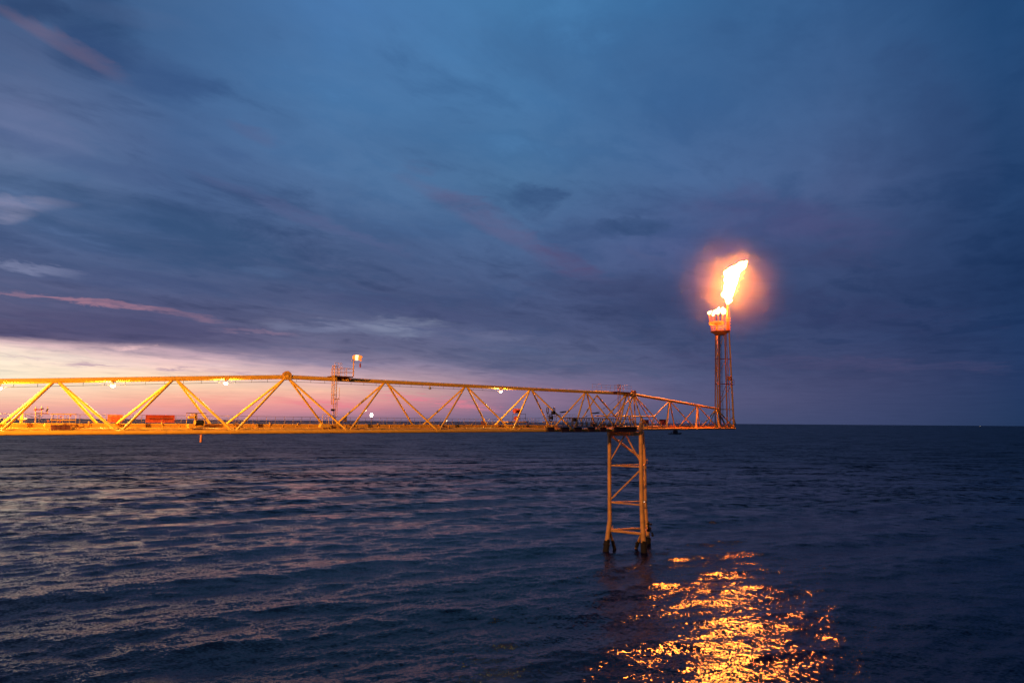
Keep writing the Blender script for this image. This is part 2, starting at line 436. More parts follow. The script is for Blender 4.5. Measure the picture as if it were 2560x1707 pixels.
    t.links.new(fade(250, 1100, 0.11, 0.33), b.inputs['Roughness'])
    nm = t.nodes.new('ShaderNodeVectorMath'); nm.operation = 'NORMALIZE'; t.links.new(last, nm.inputs[0]); t.links.new(nm.outputs[0], b.inputs['Normal'])
    me.materials.append(m)
    o = bpy.data.objects.new('sea', me); COL.objects.link(o); o['kind'] = 'structure'
WB1, WB2 = 0.55, 0.28
build_sea()

# ------------------------------------------------------------------ bridge frames
class Frame:
    """a horizontal line of bridge: s metres along, u metres across (away from the near chord), z above the chord"""
    def __init__(s, x0, y0, x1, y1, zc):
        s.zc = zc; s.o = atZ(x0, y0, zc); e = atZ(x1, y1, zc)
        s.L = (e-s.o).length; s.t = (e-s.o).normalized(); s.n = Vector((-s.t.y, s.t.x, 0))
    def P(s, a, u, z): return s.o + s.t*a + s.n*u + Zv*z
    def q(s, x, y, u):
        d = ray(x, y); k = ((s.o-CP).dot(s.n)+u)/d.dot(s.n); p = CP+d*k
        return ((p-s.o).dot(s.t), p.z-s.zc)
    def at(s, x, y, u): a, z = s.q(x, y, u); return s.P(a, u, z)
    def sx(s, x, u, z):
        lo, hi = -60.0, 400.0
        for _ in range(50):
            m_ = (lo+hi)/2
            if proj(s.P(m_, u, z))[0] < x: lo = m_
            else: hi = m_
        return lo
    def bx(s, mb, a0, a1, u0_, u1, z0, z1):
        return mb.box(s.P((a0+a1)/2, (u0_+u1)/2, (z0+z1)/2), s.t*(a1-a0)/2, s.n*(u1-u0_)/2, Zv*(z1-z0)/2)
    def bi(s, mb, x0, y0, x1, y1, u, du):
        a0, z0 = s.q(x0, y1, u); a1, z1 = s.q(x1, y0, u)
        if z1 < z0: z0, z1 = z1, z0
        return s.bx(mb, a0, a1, u, u+du, z0, z1)
ZC = 39.0
A = Frame(0, 1082, 1567, 1074.9, ZC)
W = 9.0
print('A length', A.L, 'dir', A.t, 'start', A.o)
bridge = thing('flare_bridge', 'long yellow triangular truss bridge crossing from the left edge to the four-legged support', 'bridge', A.P(0, W/2, 0))

a_end = A.sx(1590, 0, 0)
for u in (0, W):
    mb = MB(); mb.tube(A.P(-50, u, 0), A.P(a_end, u, 0), 0.40, 20); mb.build('bottom_chord', YEL, bridge)
top_l = A.at(0, 953.5, W/2); apex = A.at(717, 942.0, W/2); top_r = A.at(1570, 984.5, W/2)
def tA(a):
    """point of the top chord at s=a"""
    sa_ = (apex-A.o).dot(A.t); sl = (top_l-A.o).dot(A.t); sr = (top_r-A.o).dot(A.t)
    if a < sa_: z = top_l.z + (apex.z-top_l.z)*(a-sl)/(sa_-sl)
    else: z = apex.z + (top_r.z-apex.z)*(a-sa_)/(sr-sa_)
    return A.P(a, W/2, z-ZC)
s_apex = (apex-A.o).dot(A.t); s_tr = (top_r-A.o).dot(A.t)
def s_top(x):
    lo, hi = -40.0, 300.0
    for _ in range(50):
        m_ = (lo+hi)/2
        if proj(tA(m_))[0] < x: lo = m_
        else: hi = m_
    return lo
mb = MB(); mb.tube(tA(-50), tA(s_apex), 0.45, 20); mb.build('top_chord', YEL, bridge)
mb = MB(); mb.tube(tA(s_apex), tA(s_tr), 0.45, 20); mb.build('top_chord', YEL, bridge)
tops = [s_top(x) for x in (140, 437, 717, 964, 1165, 1327, 1465, 1567)]
tops = [tops[0]-32, tops[0]-16] + tops
bots = [A.sx(x, 0, 0) for x in (-5, 297, 585, 871, 1096, 1280, 1434, 1545)]
bots = [bots[0]-16] + bots
print('tops', [round(v, 1) for v in tops], 'bots', [round(v, 1) for v in bots], 'H', apex.z-ZC, top_l.z-ZC, top_r.z-ZC)
members = []
for b_ in bots:
    left = max([t_ for t_ in tops if t_ < b_], default=None); right = min([t_ for t_ in tops if t_ > b_], default=None)
    for u in (0, W):
        for t_, sg in ((left, -1), (right, 1)):
            if t_ is None: continue
            p0 = A.P(b_+sg*0.35, u, 0.2); p1 = tA(t_ - sg*0.35) - Zv*0.25
            mb = MB(); mb.tube(p0, p1, 0.235, 14); mb.build('diagonal_brace', YEL, bridge)
for b_ in bots:                                # stub collars where braces meet the chord
    for u in (0, W):
        mb = MB(); mb.tube(A.P(b_-0.8, u, 0), A.P(b_+0.8, u, 0), 0.425, 20); mb.build('chord_sleeve', YEL, bridge)
# butt-weld rings and clamp bands along the chords
wr = None
for u in (0, W):
    a = -46.0
    while a < a_end-2:
        if wr is None: mb = MB(); mb.tube(A.P(a-.05, u, 0), A.P(a+.05, u, 0), .413, 20); wr = mb.build('weld_ring', YEL2, bridge); w0 = (a, u)
        else: o = wr.copy(); COL.objects.link(o); o.location = A.t*(a-w0[0])+A.n*(u-w0[1])
        a += 11.7
for u in (0, W):
    for b_ in bots:
        mb = MB()
        for sg in (-1, 1):
            c_ = A.P(b_+sg*.55, u, .36); mb.box(c_, A.t*.42, A.n*.03, Zv*.2)
        mb.build('gusset_plate', YEL2, bridge, False)
# floor beams
fb = None
a = -48.0
while a < a_end:
    mb = MB(); A.bx(mb, a-0.12, a+0.12, 0.3, W-0.3, -0.25, 0.15)
    if fb is None: fb = mb.build('floor_beam', YEL2, bridge); f0 = a
    else:
        o = fb.copy(); COL.objects.link(o); o.location = A.t*(a-f0)
    a += 4.0
mb = MB(); A.bx(mb, -50, a_end, 0.45, 3.0, 0.22, 0.30); mb.build('deck_plate', GRT, bridge)
mb = MB(); A.bx(mb, -50, a_end, 3.0, W-0.6, 1.34, 1.42); mb.build('walkway_plate', GRT, bridge)
a_walk = A.sx(1395, 3, 1)
for u in (3.0, W-0.7):
    mb = MB(); A.bx(mb, -50, a_walk, u-0.12, u+0.12, 1.3, 1.5); mb.build('walkway_flange', YEL, bridge)
    mb = MB(); A.bx(mb, -50, a_walk, u-0.03, u+0.03, 0.66, 1.3); mb.build('walkway_web', YEL2, bridge)
    mb = MB(); A.bx(mb, -50, a_walk, u-0.16, u+0.16, 0.5, 0.66); mb.build('walkway_flange', YEL, bridge)
st = None; a = -48.0
while a < a_walk:
    mb = MB(); A.bx(mb, a-0.04, a+0.04, 2.86, 2.97, 0.66, 1.3)
    if st is None: st = mb.build('stiffener', YEL, bridge)
    else: o = st.copy(); COL.objects.link(o); o.location = A.t*(a+48.0)
    a += 2.9
mb = MB(); mb.tube(A.P(-50, 1.9, 0.62), A.P(a_walk, 1.9, 0.62), 0.17, 12); mb.build('pipeline', PIPE, bridge)
mb = MB(); mb.tube(A.P(-50, 2.45, 0.60), A.P(a_walk, 2.45, 0.60), 0.12, 10); mb.build('pipeline', PIPE, bridge)
mb = MB(); mb.tube(A.P(-50, 1.15, 0.50), A.P(a_walk, 1.15, 0.50), 0.09, 8); mb.build('pipeline', PIPE, bridge)
ps = None; a = -46.0
while a < a_walk:
    mb = MB(); A.bx(mb, a-0.1, a+0.1, 0.95, 2.75, 0.3, 0.47)
    for uu in (1.9, 2.45): A.bx(mb, a-0.06, a+0.06, uu-.2, uu+.2, 0.74, 0.84)
    if ps is None: ps = mb.build('pipe_support', YEL2, bridge)
    else: o = ps.copy(); COL.objects.link(o); o.location = A.t*(a+46.0)
    a += 5.8
# valve bonnets along the walkway edge
for x in (590, 675, 745, 800, 945, 1010, 1180, 1245, 1320, 222, 288, 405):
    s_ = A.sx(x, 2.6, 1.5); mb = MB(); mb.tube(A.P(s_, 2.7, 1.3), A.P(s_, 2.7, 1.68), 0.10, 8); mb.tube(A.P(s_-.22, 2.7, 1.72), A.P(s_+.22, 2.7, 1.72), 0.06, 8)
    mb.build('valve_wheel', PIPE, bridge)
# far guard railing
def railing(fr, a0, a1, u, zb, zt, step, m, parent, mids=(0.5,), name='guard_railing', r=0.03):
    mb = MB()
    for f in mids: mb.tube(fr.P(a0, u, zb+(zt-zb)*f), fr.P(a1, u, zb+(zt-zb)*f), r*0.8, 6)
    mb.tube(fr.P(a0, u, zt), fr.P(a1, u, zt), r, 6)
    rl = mb.build(name, m, parent)
    n_ = max(1, round((a1-a0)/step)); first = None
    for i in range(n_+1):
        a = a0+(a1-a0)*i/n_
        if first is None:
            mb = MB(); mb.tube(fr.P(a, u, zb), fr.P(a, u, zt), r, 6); first = mb.build('railing_post', m, rl)
        else: o = first.copy(); COL.objects.link(o); o.location = fr.t*(a-a0)
    return rl
railing(A, -50, A.sx(1345, W-.7, 2), W-0.7, 1.5, 3.05, 2.0, RAIL, bridge, (0.25, 0.5), r=0.04)
railing(A, A.sx(300, 3, 2), A.sx(1345, 3.0, 2), 3.0, 1.5, 2.55, 3.4, RAIL, bridge, (0.5,), r=0.022)
# festoon cable under the top chord
def festoon(a0, a1, drop=0.95):
    mb = MB(); a = a0; pts = []
    while a < a1: pts.append(tA(a)-Zv*drop); a += 1.0
    pts.append(tA(a1)-Zv*drop)
    mb.path(pts, 0.035, 6)
    a = a0+1.2
    while a < a1: mb.tube(tA(a)-Zv*0.4, tA(a)-Zv*(drop+0.06), 0.035, 6); mb.ball(tA(a)-Zv*drop, 0.08, 6, 4); a += 3.3
    mb.build('festoon_cable', CAB, bridge)
festoon(-49, s_apex-1.2); festoon(s_apex+1, s_top(1250), 0.95)
# pinned apex joint
def joint(c, t, n, k, parent, m=YEL2):
    mb = MB()
    for sg in (-1, 1):
        cc = c+n*sg*0.42*k
        pts = [(-.95, .35), (-.75, .95), (-.15, 1.45), (.15, 1.45), (.75, .95), (.95, .35), (.85, -.55), (.3, -.8), (-.3, -.8), (-.85, -.55)]
        o_ = len(mb.v); vs = []
        for w_ in (-.07, .07):
            for p in pts: vs.append(cc+t*p[0]*k+Zv*p[1]*k*0.85+n*w_)
        n_ = len(pts)
        mb.add(vs, [tuple(range(n_)), tuple(range(n_, 2*n_))[::-1]]+[(i, n_+i, n_+(i+1) % n_, (i+1) % n_) for i in range(n_)])
    o = mb.build('gusset_plate', m, parent, False)
    mb = MB(); mb.tube(c-n*0.62*k+Zv*.1, c+n*0.62*k+Zv*.1, 0.26*k, 12); mb.tube(c-n*0.55*k+Zv*.95*k, c+n*.55*k+Zv*.95*k, .13*k, 10)
    mb.tube(c-t*.75*k, c+t*.75*k, .56*k, 16); mb.build('joint_pin', YEL, parent)
joint(apex, A.t, A.n, 1.0, bridge)
mb = MB(); mb.tube(A.P(A.sx(503.5, 0, -1), 0.2, -1.9), A.P(A.sx(503.5, 0, -1), 0.2, -0.2), 0.22, 12); mb.build('drain_pipe', ORG, bridge)

# ------------------------------------------------------------------ lamps under the top chord
LC = (1.0, 0.66, 0.18)
def lamp(x, label, lit=True, power=3000, a=None):
    s_ = s_top(x) if a is None else a
    base = tA(s_)-Zv*0.42
    t = thing('bridge_lamp', label, 'lamp', base, 'lamps hanging under the top chord')
    mb = MB(); mb.tube(base, base-Zv*0.42, 0.12, 10); mb.tube(base-Zv*.34, base-Zv*.52, .18, 12, .34); mb.build('lamp_housing', LAMPH, t)
    mb = MB(); mb.ball(base-Zv*0.68, 0.34, 14, 10, (1.1, 1.1, 0.75)); mb.build('lamp_glass', LAMPG if lit else LAMPO, t)
    if lit:
        l = bpy.data.lights.new('lamp_light', 'POINT'); l.energy = power; l.color = LC; l.shadow_soft_size = 0.36
        lo = bpy.data.objects.new('lamp_light', l); COL.objects.link(lo); lo.parent = t; lo.location = (0, 0, -1.15)
    return t
lamp(0, 'lit lamp under the top chord, half cut off by the left edge of the picture', True, 13000)
lamp(0, 'lit lamp under the top chord of the bridge, beyond the left edge of the picture', True, 26000, s_top(0)-15)
fm = A.P(-85, -62, -14)
ft0 = thing('floodlight_mast', 'tall mast of lit sodium floodlights on the platform beyond the left end of the bridge', 'floodlight', fm)
mb = MB(); mb.tube(fm, fm+Zv*38, .7, 12, .35); mb.build('mast', YEL2, ft0)
mb = MB(); mb.box(fm+Zv*38, A.t*.3, A.n*2.5, Zv*.15); mb.build('lamp_bar', YEL2, ft0)
for k_ in (-2, 0, 2):
    mb = MB(); mb.box(fm+Zv*38.7+A.n*k_, A.t*.35, A.n*.7, Zv*.5); mb.build('lamp_housing', DRK, ft0, False)
    mb = MB(); mb.box(fm+Zv*38.7+A.n*k_+A.t*.4, A.t*.03, A.n*.6, Zv*.4); mb.build('lamp_glass', LAMPG, ft0, False)
l = bpy.data.lights.new('flood_light', 'POINT'); l.energy = 1.5e6; l.color = (1, .47, .11); l.shadow_soft_size = 1.5
lo = bpy.data.objects.new('flood_light', l); COL.objects.link(lo); lo.parent = ft0; lo.location = A.t*3+Zv*38.7
lamp(283, 'bright lit lamp under the top chord, above the two red banners', True, 8000)
lamp(565, 'bright lit lamp under the top chord, just left of the pinned apex joint', True, 4800)
lamp(1075, 'unlit dark lamp under the top chord, right of the windsock platform', False)
lamp(1252, 'glowing lamp under the top chord, rightmost of the lit ones, above the lifebuoy', True, 4000)

# ------------------------------------------------------------------ things on the first bridge
def T(name, label, cat, fr, s_, u, z, group=None): return thing(name, label, cat, fr.P(s_, u, z), group)

# banners on the far railing
def banner(x0, y0, x1, y1, label, lines):
    u = W-0.82
    a0, z0 = A.q(x0, y1, u); a1, z1 = A.q(x1, y0, u)
    t = T('banner', label, 'banner', A, (a0+a1)/2, u, z0, 'red banners tied to the far railing')
    mb = MB(); N = 14; vs = []; fs = []
    for j in range(2):
        for i in range(N+1):
            for k in range(2):
                zz = z0+(z1-z0)*k; uu = u+0.05*math.sin(i*1.3)*(1-k*.6)+j*0.02
                vs.append(A.P(a0+(a1-a0)*i/N, uu, zz))
    for i in range(N):
        fs.append((2*i, 2*i+2, 2*i+3, 2*i+1)); o_ = 2*(N+1); fs.append((o_+2*i, o_+2*i+1, o_+2*i+3, o_+2*i+2))
    fs += [(0, 1, 2*(N+1)+1, 2*(N+1)), (2*N, 4*N+2, 4*N+3, 2*N+1)]
    mb.add(vs, fs); mb.build('cloth', BAN, t)
    mb = MB()
    for (l0, l1, zc_, hh) in lines:            # faded lettering, too blurred to read: a row of short uneven strokes
        a = a0+(a1-a0)*l0
        while a < a0+(a1-a0)*l1:
            wd = random.uniform(.06, .16); A.bx(mb, a, a+wd, u-0.085, u-0.075, z0+(z1-z0)*(zc_-hh*random.uniform(.7, 1)), z0+(z1-z0)*(zc_+hh*random.uniform(.7, 1))); a += wd+random.uniform(.02, .06)
    mb.build('lettering', BANT, t, False)
banner(268, 1036.5, 307, 1055, 'smaller red banner on the far railing with faint illegible lettering', [(.1, .9, .6, .07), (.2, .7, .3, .05)])
banner(363, 1037.5, 437, 1056, 'wide red banner with dark illegible lettering in the middle, on the far railing', [(.14, .88, .5, .10), (.45, .8, .8, .03)])

# windsock platform with caged ladder
U = W/2
pl = T('ladder_platform', 'yellow caged ladder and small railed platform over the top chord, carrying the windsock', 'ladder', A, A.sx(835, 1.5, 0), 1.8, 0.3)
ul = 1.8
def ladder(fr, xa, xb, yt, yb, u, parent, m, rung=0.32, r=0.075):
    a0, zt = fr.q(xa, yt, u); a1, _ = fr.q(xb, yt, u); _, zb = fr.q(xa, yb, u)
    mb = MB()
    for a_ in (a0, a1): mb.tube(fr.P(a_, u, zb), fr.P(a_, u, zt), r, 8)
    mb.build('ladder_rail', m, parent)
    first = None; z = zb+.2
    while z < zt-.1:
        if first is None:
            mb = MB(); mb.tube(fr.P(a0, u, z), fr.P(a1, u, z), r*0.5, 6); first = mb.build('rung', m, parent); zf = z
        else: o = first.copy(); COL.objects.link(o); o.location = (0, 0, z-zf)
        z += rung
    return a0, a1, zb, zt
a0, a1, zb, zt = ladder(A, 837, 843.5, 912, 1072, ul, pl, YEL2)
mb = MB(); hoopz = [A.q(840, y, ul)[1] for y in (915, 939, 963, 987, 1010.5)]
ac = (a0+a1)/2-0.42
for z in hoopz: mb.ring(A.P(ac, ul, z), (0, 0, 1), 0.42, 0.045, 14, 6)
for i in range(6):
    an = R(95+i*34); p = A.P(ac, ul, 0)+A.t*0.42*math.cos(an)+A.n*0.42*math.sin(an)
    mb.tube((p.x, p.y, ZC+hoopz[-1]), (p.x, p.y, ZC+hoopz[0]), 0.03, 5)
mb.build('safety_cage', YEL2, pl)
pa0, _ = A.q(840, 940, 3.2); pa1, pz = A.q(874, 940.5, 3.2)
pzf = tA((pa0+pa1)/2).z-ZC+0.62
mb = MB(); A.bx(mb, pa0-1.0, pa1, 1.6, 5.4, pzf-0.22, pzf); mb.build('platform_floor', BRN, pl, False)
mb = MB()
for aa in (pa0, pa1-0.3): A.bx(mb, aa-.12, aa+.12, 3.2, 5.4, pzf-0.8, pzf-0.22)
mb.build('platform_bracket', YEL2, pl, False)
mb = MB()
for aa in (pa0, (pa0+pa1)/2, pa1):
    for uu in (1.65, 5.35): mb.tube(A.P(aa, uu, pzf), A.P(aa, uu, pzf+1.75), 0.06, 6)
for zz in (.9, 1.75):
    for uu in (1.65, 5.35): mb.tube(A.P(pa0, uu, pzf+zz), A.P(pa1, uu, pzf+zz), 0.055, 6)
    mb.tube(A.P(pa1, 1.65, pzf+zz), A.P(pa1, 5.35, pzf+zz), 0.032, 6)
mb.build('guard_railing', YEL2, pl)
mb = MB(); mb.path([A.P(a0, ul, zt), A.P(a0+.05, ul, zt+.5), A.P(a1+.3, ul, zt+.5), A.P(a1+.35, ul, pzf)], 0.04, 6)
mb.path([A.P(a1+.7, ul, pzf), A.P(a1+.72, ul, zt+.45), A.P(a1+1.1, ul, zt+.45), A.P(a1+1.15, ul, pzf)], 0.04, 6); mb.build('grab_hoop', YEL2, pl)
mb = MB(); s_ = a1+.35; mb.path([A.P(s_, ul, 3.0), A.P(s_, ul, 6.8), A.P(s_+.35, ul, 7.4), A.P(s_+.35, ul, 9.5)], 0.05, 8)
A.bx(mb, s_-1.0, s_+.5, ul-.1, ul+.1, 6.9, 7.05); mb.build('conduit', YEL2, pl)
mb = MB(); A.bi(mb, 829, 1022, 837, 1027, ul-.2, .4); mb.tube(A.at(835, 1027, ul), A.at(835, 1060, ul), .05, 6); mb.build('junction_box', BLK, pl, False)
mb = MB(); A.bx(mb, a0-.5, a1+.7, ul-.5, ul+.5, 0.3, 1.3); mb.build('base_plinth', YEL2, pl, False)

# windsock
wp0 = A.P(pa1, 1.65, pzf); mtop = A.at(873.5, 898, 1.65); mtop = Vector((wp0.x, wp0.y, mtop.z))
ws = thing('windsock', 'lit orange and white windsock drooping from a short mast above the platform railing', 'windsock', wp0)
mb = MB(); mb.tube(wp0, mtop+Zv*.25, 0.14, 8); mb.build('mast', YEL2, ws)
def pxm(p): return (p-CP).dot(fw)/FPX
k = pxm(mtop)
def img(dxp, dyp, dep=0.0): return mtop + rt*dxp*k + up*(-dyp)*k + fw*dep
mb = MB(); mb.ring(img(0, -3), rt, 5.6*k, 0.05, 20, 6); mb.path([img(-5, 0), img(-6, 3), img(-3, 6)], .035, 6); mb.build('hoop', YEL2, ws)
def sock(pts, m, name):
    mb = MB(); N = 18; vs = []; fs = []
    for (p, r, ax) in pts:
        ax = ax.normalized(); a_ = ax.orthogonal().normalized(); b_ = ax.cross(a_)
        for i in range(N):
            th = 2*math.pi*i/N; vs.append(p+(a_*math.cos(th)+b_*math.sin(th))*r)
    M_ = len(pts)
    for j in range(M_-1):
        for i in range(N): fs.append((j*N+i, j*N+(i+1) % N, (j+1)*N+(i+1) % N, (j+1)*N+i))
    fs += [tuple(range(N)), tuple(range((M_-1)*N, M_*N))[::-1]]
    mb.add(vs, fs); mb.build(name, m, ws)
sock([(img(-2.5, -5), 4.2*k, rt), (img(-1, -5), 5.6*k, rt), (img(2.5, -5.2), 6.6*k, rt), (img(5, -5), 7*k, rt)], SOCKO, 'mouth_fabric')
sock([(img(5, -5), 6.95*k, rt), (img(9, -4.7), 6.8*k, rt), (img(12.5, -4.5), 6.4*k, rt-up*.2)], SOCKW, 'white_fabric')
sock([(img(12.3, -4.6), 6.6*k, rt-up*.1), (img(16, -4.5), 6.6*k, rt-up*.4), (img(18.3, -3), 5.6*k, rt-up*.9), (img(18.2, 1.5), 3.2*k, -up), (img(17.2, 4), 1.1*k, -up)], SOCKO, 'tail_fabric')
mb = MB(); mb.tube(img(16.8, 4), img(16.2, 10), .02, 5); mb.build('tie_cord', CAB, ws)
sock([(img(16, 8), .6*k, -up), (img(16, 11), 1.8*k, -up), (img(16, 16), 2.2*k, -up), (img(16, 20), 1.2*k, -up)], RED, 'hanging_tip')

# white lantern on a pole
s_ = A.sx(928.5, 2, 2); bp_ = A.P(s_, 2.0, 0.3); tp = A.at(928.5, 1043, 2.0)
lp = thing('lantern_post', 'white lantern glowing on a thin pole, right of the caged ladder', 'lamp post', bp_)
mb = MB(); mb.tube(bp_, tp, 0.05, 8); mb.tube(tp, tp+Zv*.12, .16, 10, .26); mb.build('pole', RAIL, lp)
mb = MB(); mb.ball(tp+Zv*0.5, 0.33, 20, 14, (0.9, .9, 1.3)); mb.build('lantern_glass', WHL, lp)
# box on the far railing
tb = T('equipment_box', 'small dark box on the far walkway beside the ladder foot', 'box', A, A.sx(864, W-1, 2), W-1, 1.5)
mb = MB(); A.bi(mb, 861, 1041, 867.5, 1054, W-1.2, .6); mb.build('cabinet', RAIL, tb, False)
mb = MB(); A.bi(mb, 860.6, 1040, 868, 1041.2, W-1.25, .7); mb.build('lid', DRK, tb, False)
# tube lights fixed to braces
for (x, y, lab) in ((914.7, 1026.5, 'small white tube light clipped to the brace left of the lantern'), (1116.7, 1051.7, 'small white tube light near the foot of the brace left of the lifebuoy')):
    c = A.at(x, y, -0.1)
    t = thing('tube_light', lab, 'lamp', c, 'small tube lights on the braces')
    mb = MB(); mb.tube(c-A.t*.12-Zv*.14, c+A.t*.14+Zv*.16, 0.06, 8); mb.build('tube', TUBE, t)
    mb = MB(); mb.tube(c-A.t*.16-Zv*.1+A.n*.12, c+A.t*.14+Zv*.2+A.n*.12, 0.05, 8); mb.build('bracket', RAIL, t)
# lifebuoy
c = A.at(1207.5, 1056.5, -0.3)
lb = thing('lifebuoy', 'red lifebuoy with a pale centre hanging at the near edge of the walkway', 'lifebuoy', c)
axl = (A.n*-1+A.t*-.4).normalized()
mb = MB(); mb.ring(c, axl, 0.42, 0.12, 20, 8); mb.build('float_ring', RED, lb)
mb = MB(); mb.tube(c+axl*.02, c-axl*.1, 0.26, 14); mb.build('backboard', RAIL, lb)
mb = MB(); mb.tube(c-Zv*.5, c-Zv*.85, .05, 6); mb.tube(c+Zv*.5, c+Zv*.75, .05, 6); mb.build('bracket', RED, lb)

# --- left end equipment
t = T('fire_monitor', 'red and yellow pipe cluster with hanging hoses standing above the far railing at left', 'fire monitor', A, A.sx(100, 6, 2), 6.0, 1.42)
mb = MB()
for x, y0, y1 in ((89, 1016, 1057), (104, 1016, 1040), (119, 1016, 1034)): mb.tube(A.at(x, y0, 6), A.at(x-1, y1, 6), 0.07, 8)
mb.build('standpipe', ORG, t)
mb = MB(); mb.path([A.at(87, 1022, 6), A.at(96, 1024, 6), A.at(110, 1021, 6)], .09, 8); mb.tube(A.at(86, 1026, 6), A.at(90, 1021, 6), .2, 8); mb.build('nozzle', RED, t)
mb = MB(); mb.tube(A.at(102, 1023, 5.9), A.at(108, 1021.5, 5.9), .11, 8); mb.tube(A.at(115, 1028, 5.9), A.at(120, 1021, 5.9), .12, 8); mb.build('nozzle', DRK, t)
mb = MB(); mb.tube(A.at(88, 1032.5, 6), A.at(120, 1032.5, 6), .06, 8); mb.build('crossbar', BRN, t)
for (x0, x1, y, dp) in ((66, 104, 1036, 7), (76, 108, 1040, 4), (88, 102, 1034, 5)):
    mb = MB(); pts = []
    for i in range(11):
        f = i/10; pts.append(A.at(x0+(x1-x0)*f, y + dp*4*f*(1-f), 5.8))
    mb.path(pts, 0.035, 6); mb.build('hose', CAB, t)
mb = MB(); A.bi(mb, 50, 1040, 58, 1057, 5.6, .5); mb.tube(A.at(56, 1031, 5.7), A.at(56, 1041, 5.7), .12, 8); A.bi(mb, 46, 1047, 62, 1049, 5.5, .7); mb.build('valve_body', PIPE, t)
mb = MB(); A.bi(mb, 60.5, 1044, 67, 1048, 5.3, .3); mb.build('white_tag', WHT, t, False)

t = T('work_frame', 'yellow open steel frame of posts and rails on the near deck at left', 'frame', A, A.sx(155, 1.2, 1), 1.2, 0.3)
for x in (129, 143, 157, 174, 189):
    mb = MB(); A.bi(mb, x-1.2, 1033.5, x+1.2, 1071, 1.2, .1); mb.build('post', YEL, t, False)
for y in (1035, 1049.5, 1058):
    mb = MB(); A.bi(mb, 127, y-.8, 190, y+.8, 1.14, .2); mb.build('rail', YEL, t, False)
mb = MB(); A.bi(mb, 112, 1057, 126, 1067, .9, .5); A.bi(mb, 110, 1062, 126, 1064, .8, .7); mb.build('cabinet', YEL, t, False)
for x, y in ((150, 1053), (152, 1041.5), (176, 1038.5), (120, 1052)):
    mb = MB(); mb.tube(A.at(x, y, 1.05), A.at(x, y, .9), .16, 10); mb.tube(A.at(x-1.5, y+1, 1.0), A.at(x+1.5, y-1, 1.0), .05, 6); mb.build('valve_wheel', ORG, t)
t = T('steel_bin', 'long rust brown open bin sitting on the near deck below the yellow frame', 'bin', A, A.sx(155, .6, .5), .6, 0.3)
mb = MB(); A.bi(mb, 128, 1064, 176, 1074.5, .55, 1.0); mb.build('bin_body', BRN, t, False)
mb = MB(); A.bi(mb, 127, 1062.2, 188, 1064, .5, 1.1); mb.build('bin_rim', BRN, t, False)
for x in (138, 150, 162):
    mb = MB(); A.bi(mb, x, 1064.1, x+1.2, 1074.4, .49, .06); mb.build('rib', RED, t, False)

t = T('hose_reel', 'black hose drum in a yellow steel frame on the near side of the deck', 'hose reel', A, A.sx(495, .8, 1), .8, 0.3)
for x in (466, 486, 514):
    mb = MB(); A.bi(mb, x-.8, 1032.5, x+.8, 1072, .7, .08); mb.build('post', YEL if x != 514 else RAIL, t, False)
for y in (1032.5, 1046.5):
    mb = MB(); A.bi(mb, 466, y-.6, 516, y+.6, .68, .1); mb.build('rail', RAIL, t, False)
for x in (487, 509):
    mb = MB(); c = A.at(x, 1057, 1.3); mb.tube(c-A.t*.04, c+A.t*.04, .58, 18); mb.build('drum_flange', YEL, t)
mb = MB(); mb.tube(A.at(488.5, 1056.5, 1.3), A.at(507.5, 1056.5, 1.3), .46, 20)
for i in range(9): mb.ring(A.at(489+i*2.1, 1056.5, 1.3), A.t, .46, .055, 20, 6)
mb.build('hose_coil', BLK, t)
mb = MB(); A.bi(mb, 471, 1059, 484, 1069, .7, .7); A.bi(mb, 469, 1063, 486, 1065, .6, .9); mb.build('winch_body', YEL, t, False)
mb = MB(); mb.tube(A.at(489, 1034, 1.1), A.at(489, 1052, 1.1), .24, 12); A.bi(mb, 472, 1040, 492, 1045, .9, .5); A.bi(mb, 478, 1034.5, 494, 1037.5, .9, .5); mb.build('hydraulic_unit', YEL, t, False)
mb = MB(); A.bi(mb, 484, 1070.5, 507, 1074, .55, .9); mb.build('drip_tray', BRN, t, False)

t = T('step_platform', 'small bright yellow step with handrails at the foot of the caged ladder', 'steps', A, A.sx(815, .8, .5), .8, 0.3)
mb = MB(); A.bi(mb, 803, 1059, 822, 1064, .7, .9); A.bi(mb, 801, 1063, 827, 1068, .5, .9); mb.build('tread', YEL, t, False)
for x in (806, 821):
    mb = MB(); mb.tube(A.at(x, 1036, .8), A.at(x, 1073, .8), .05, 6); mb.build('handrail_post', YEL, t)
mb = MB(); mb.path([A.at(806, 1036, .8), A.at(821, 1036, .8)], .04, 6); mb.path([A.at(806, 1046, .8), A.at(821, 1046, .8)], .03, 6); mb.build('handrail', YEL, t)
# dark mats on the deck plate
for x0, x1, lab in ((349, 363, 'dark flat mat lying on the deck below the wide red banner'), (952, 963, 'dark flat mat lying on the deck right of the lantern')):
    s0_, s1_ = A.sx(x0, .8, .3), A.sx(x1, .8, .3); mb = MB(); A.bx(mb, s0_, s1_, .55, 1.0, 0.31, 0.42)
    A.bx(mb, s0_+.1, s1_-.1, .6, .95, 0.424, 0.47)
    tag(mb.build('rubber_mat', BLK, None, False), lab, 'mat', 'dark mats on the deck')

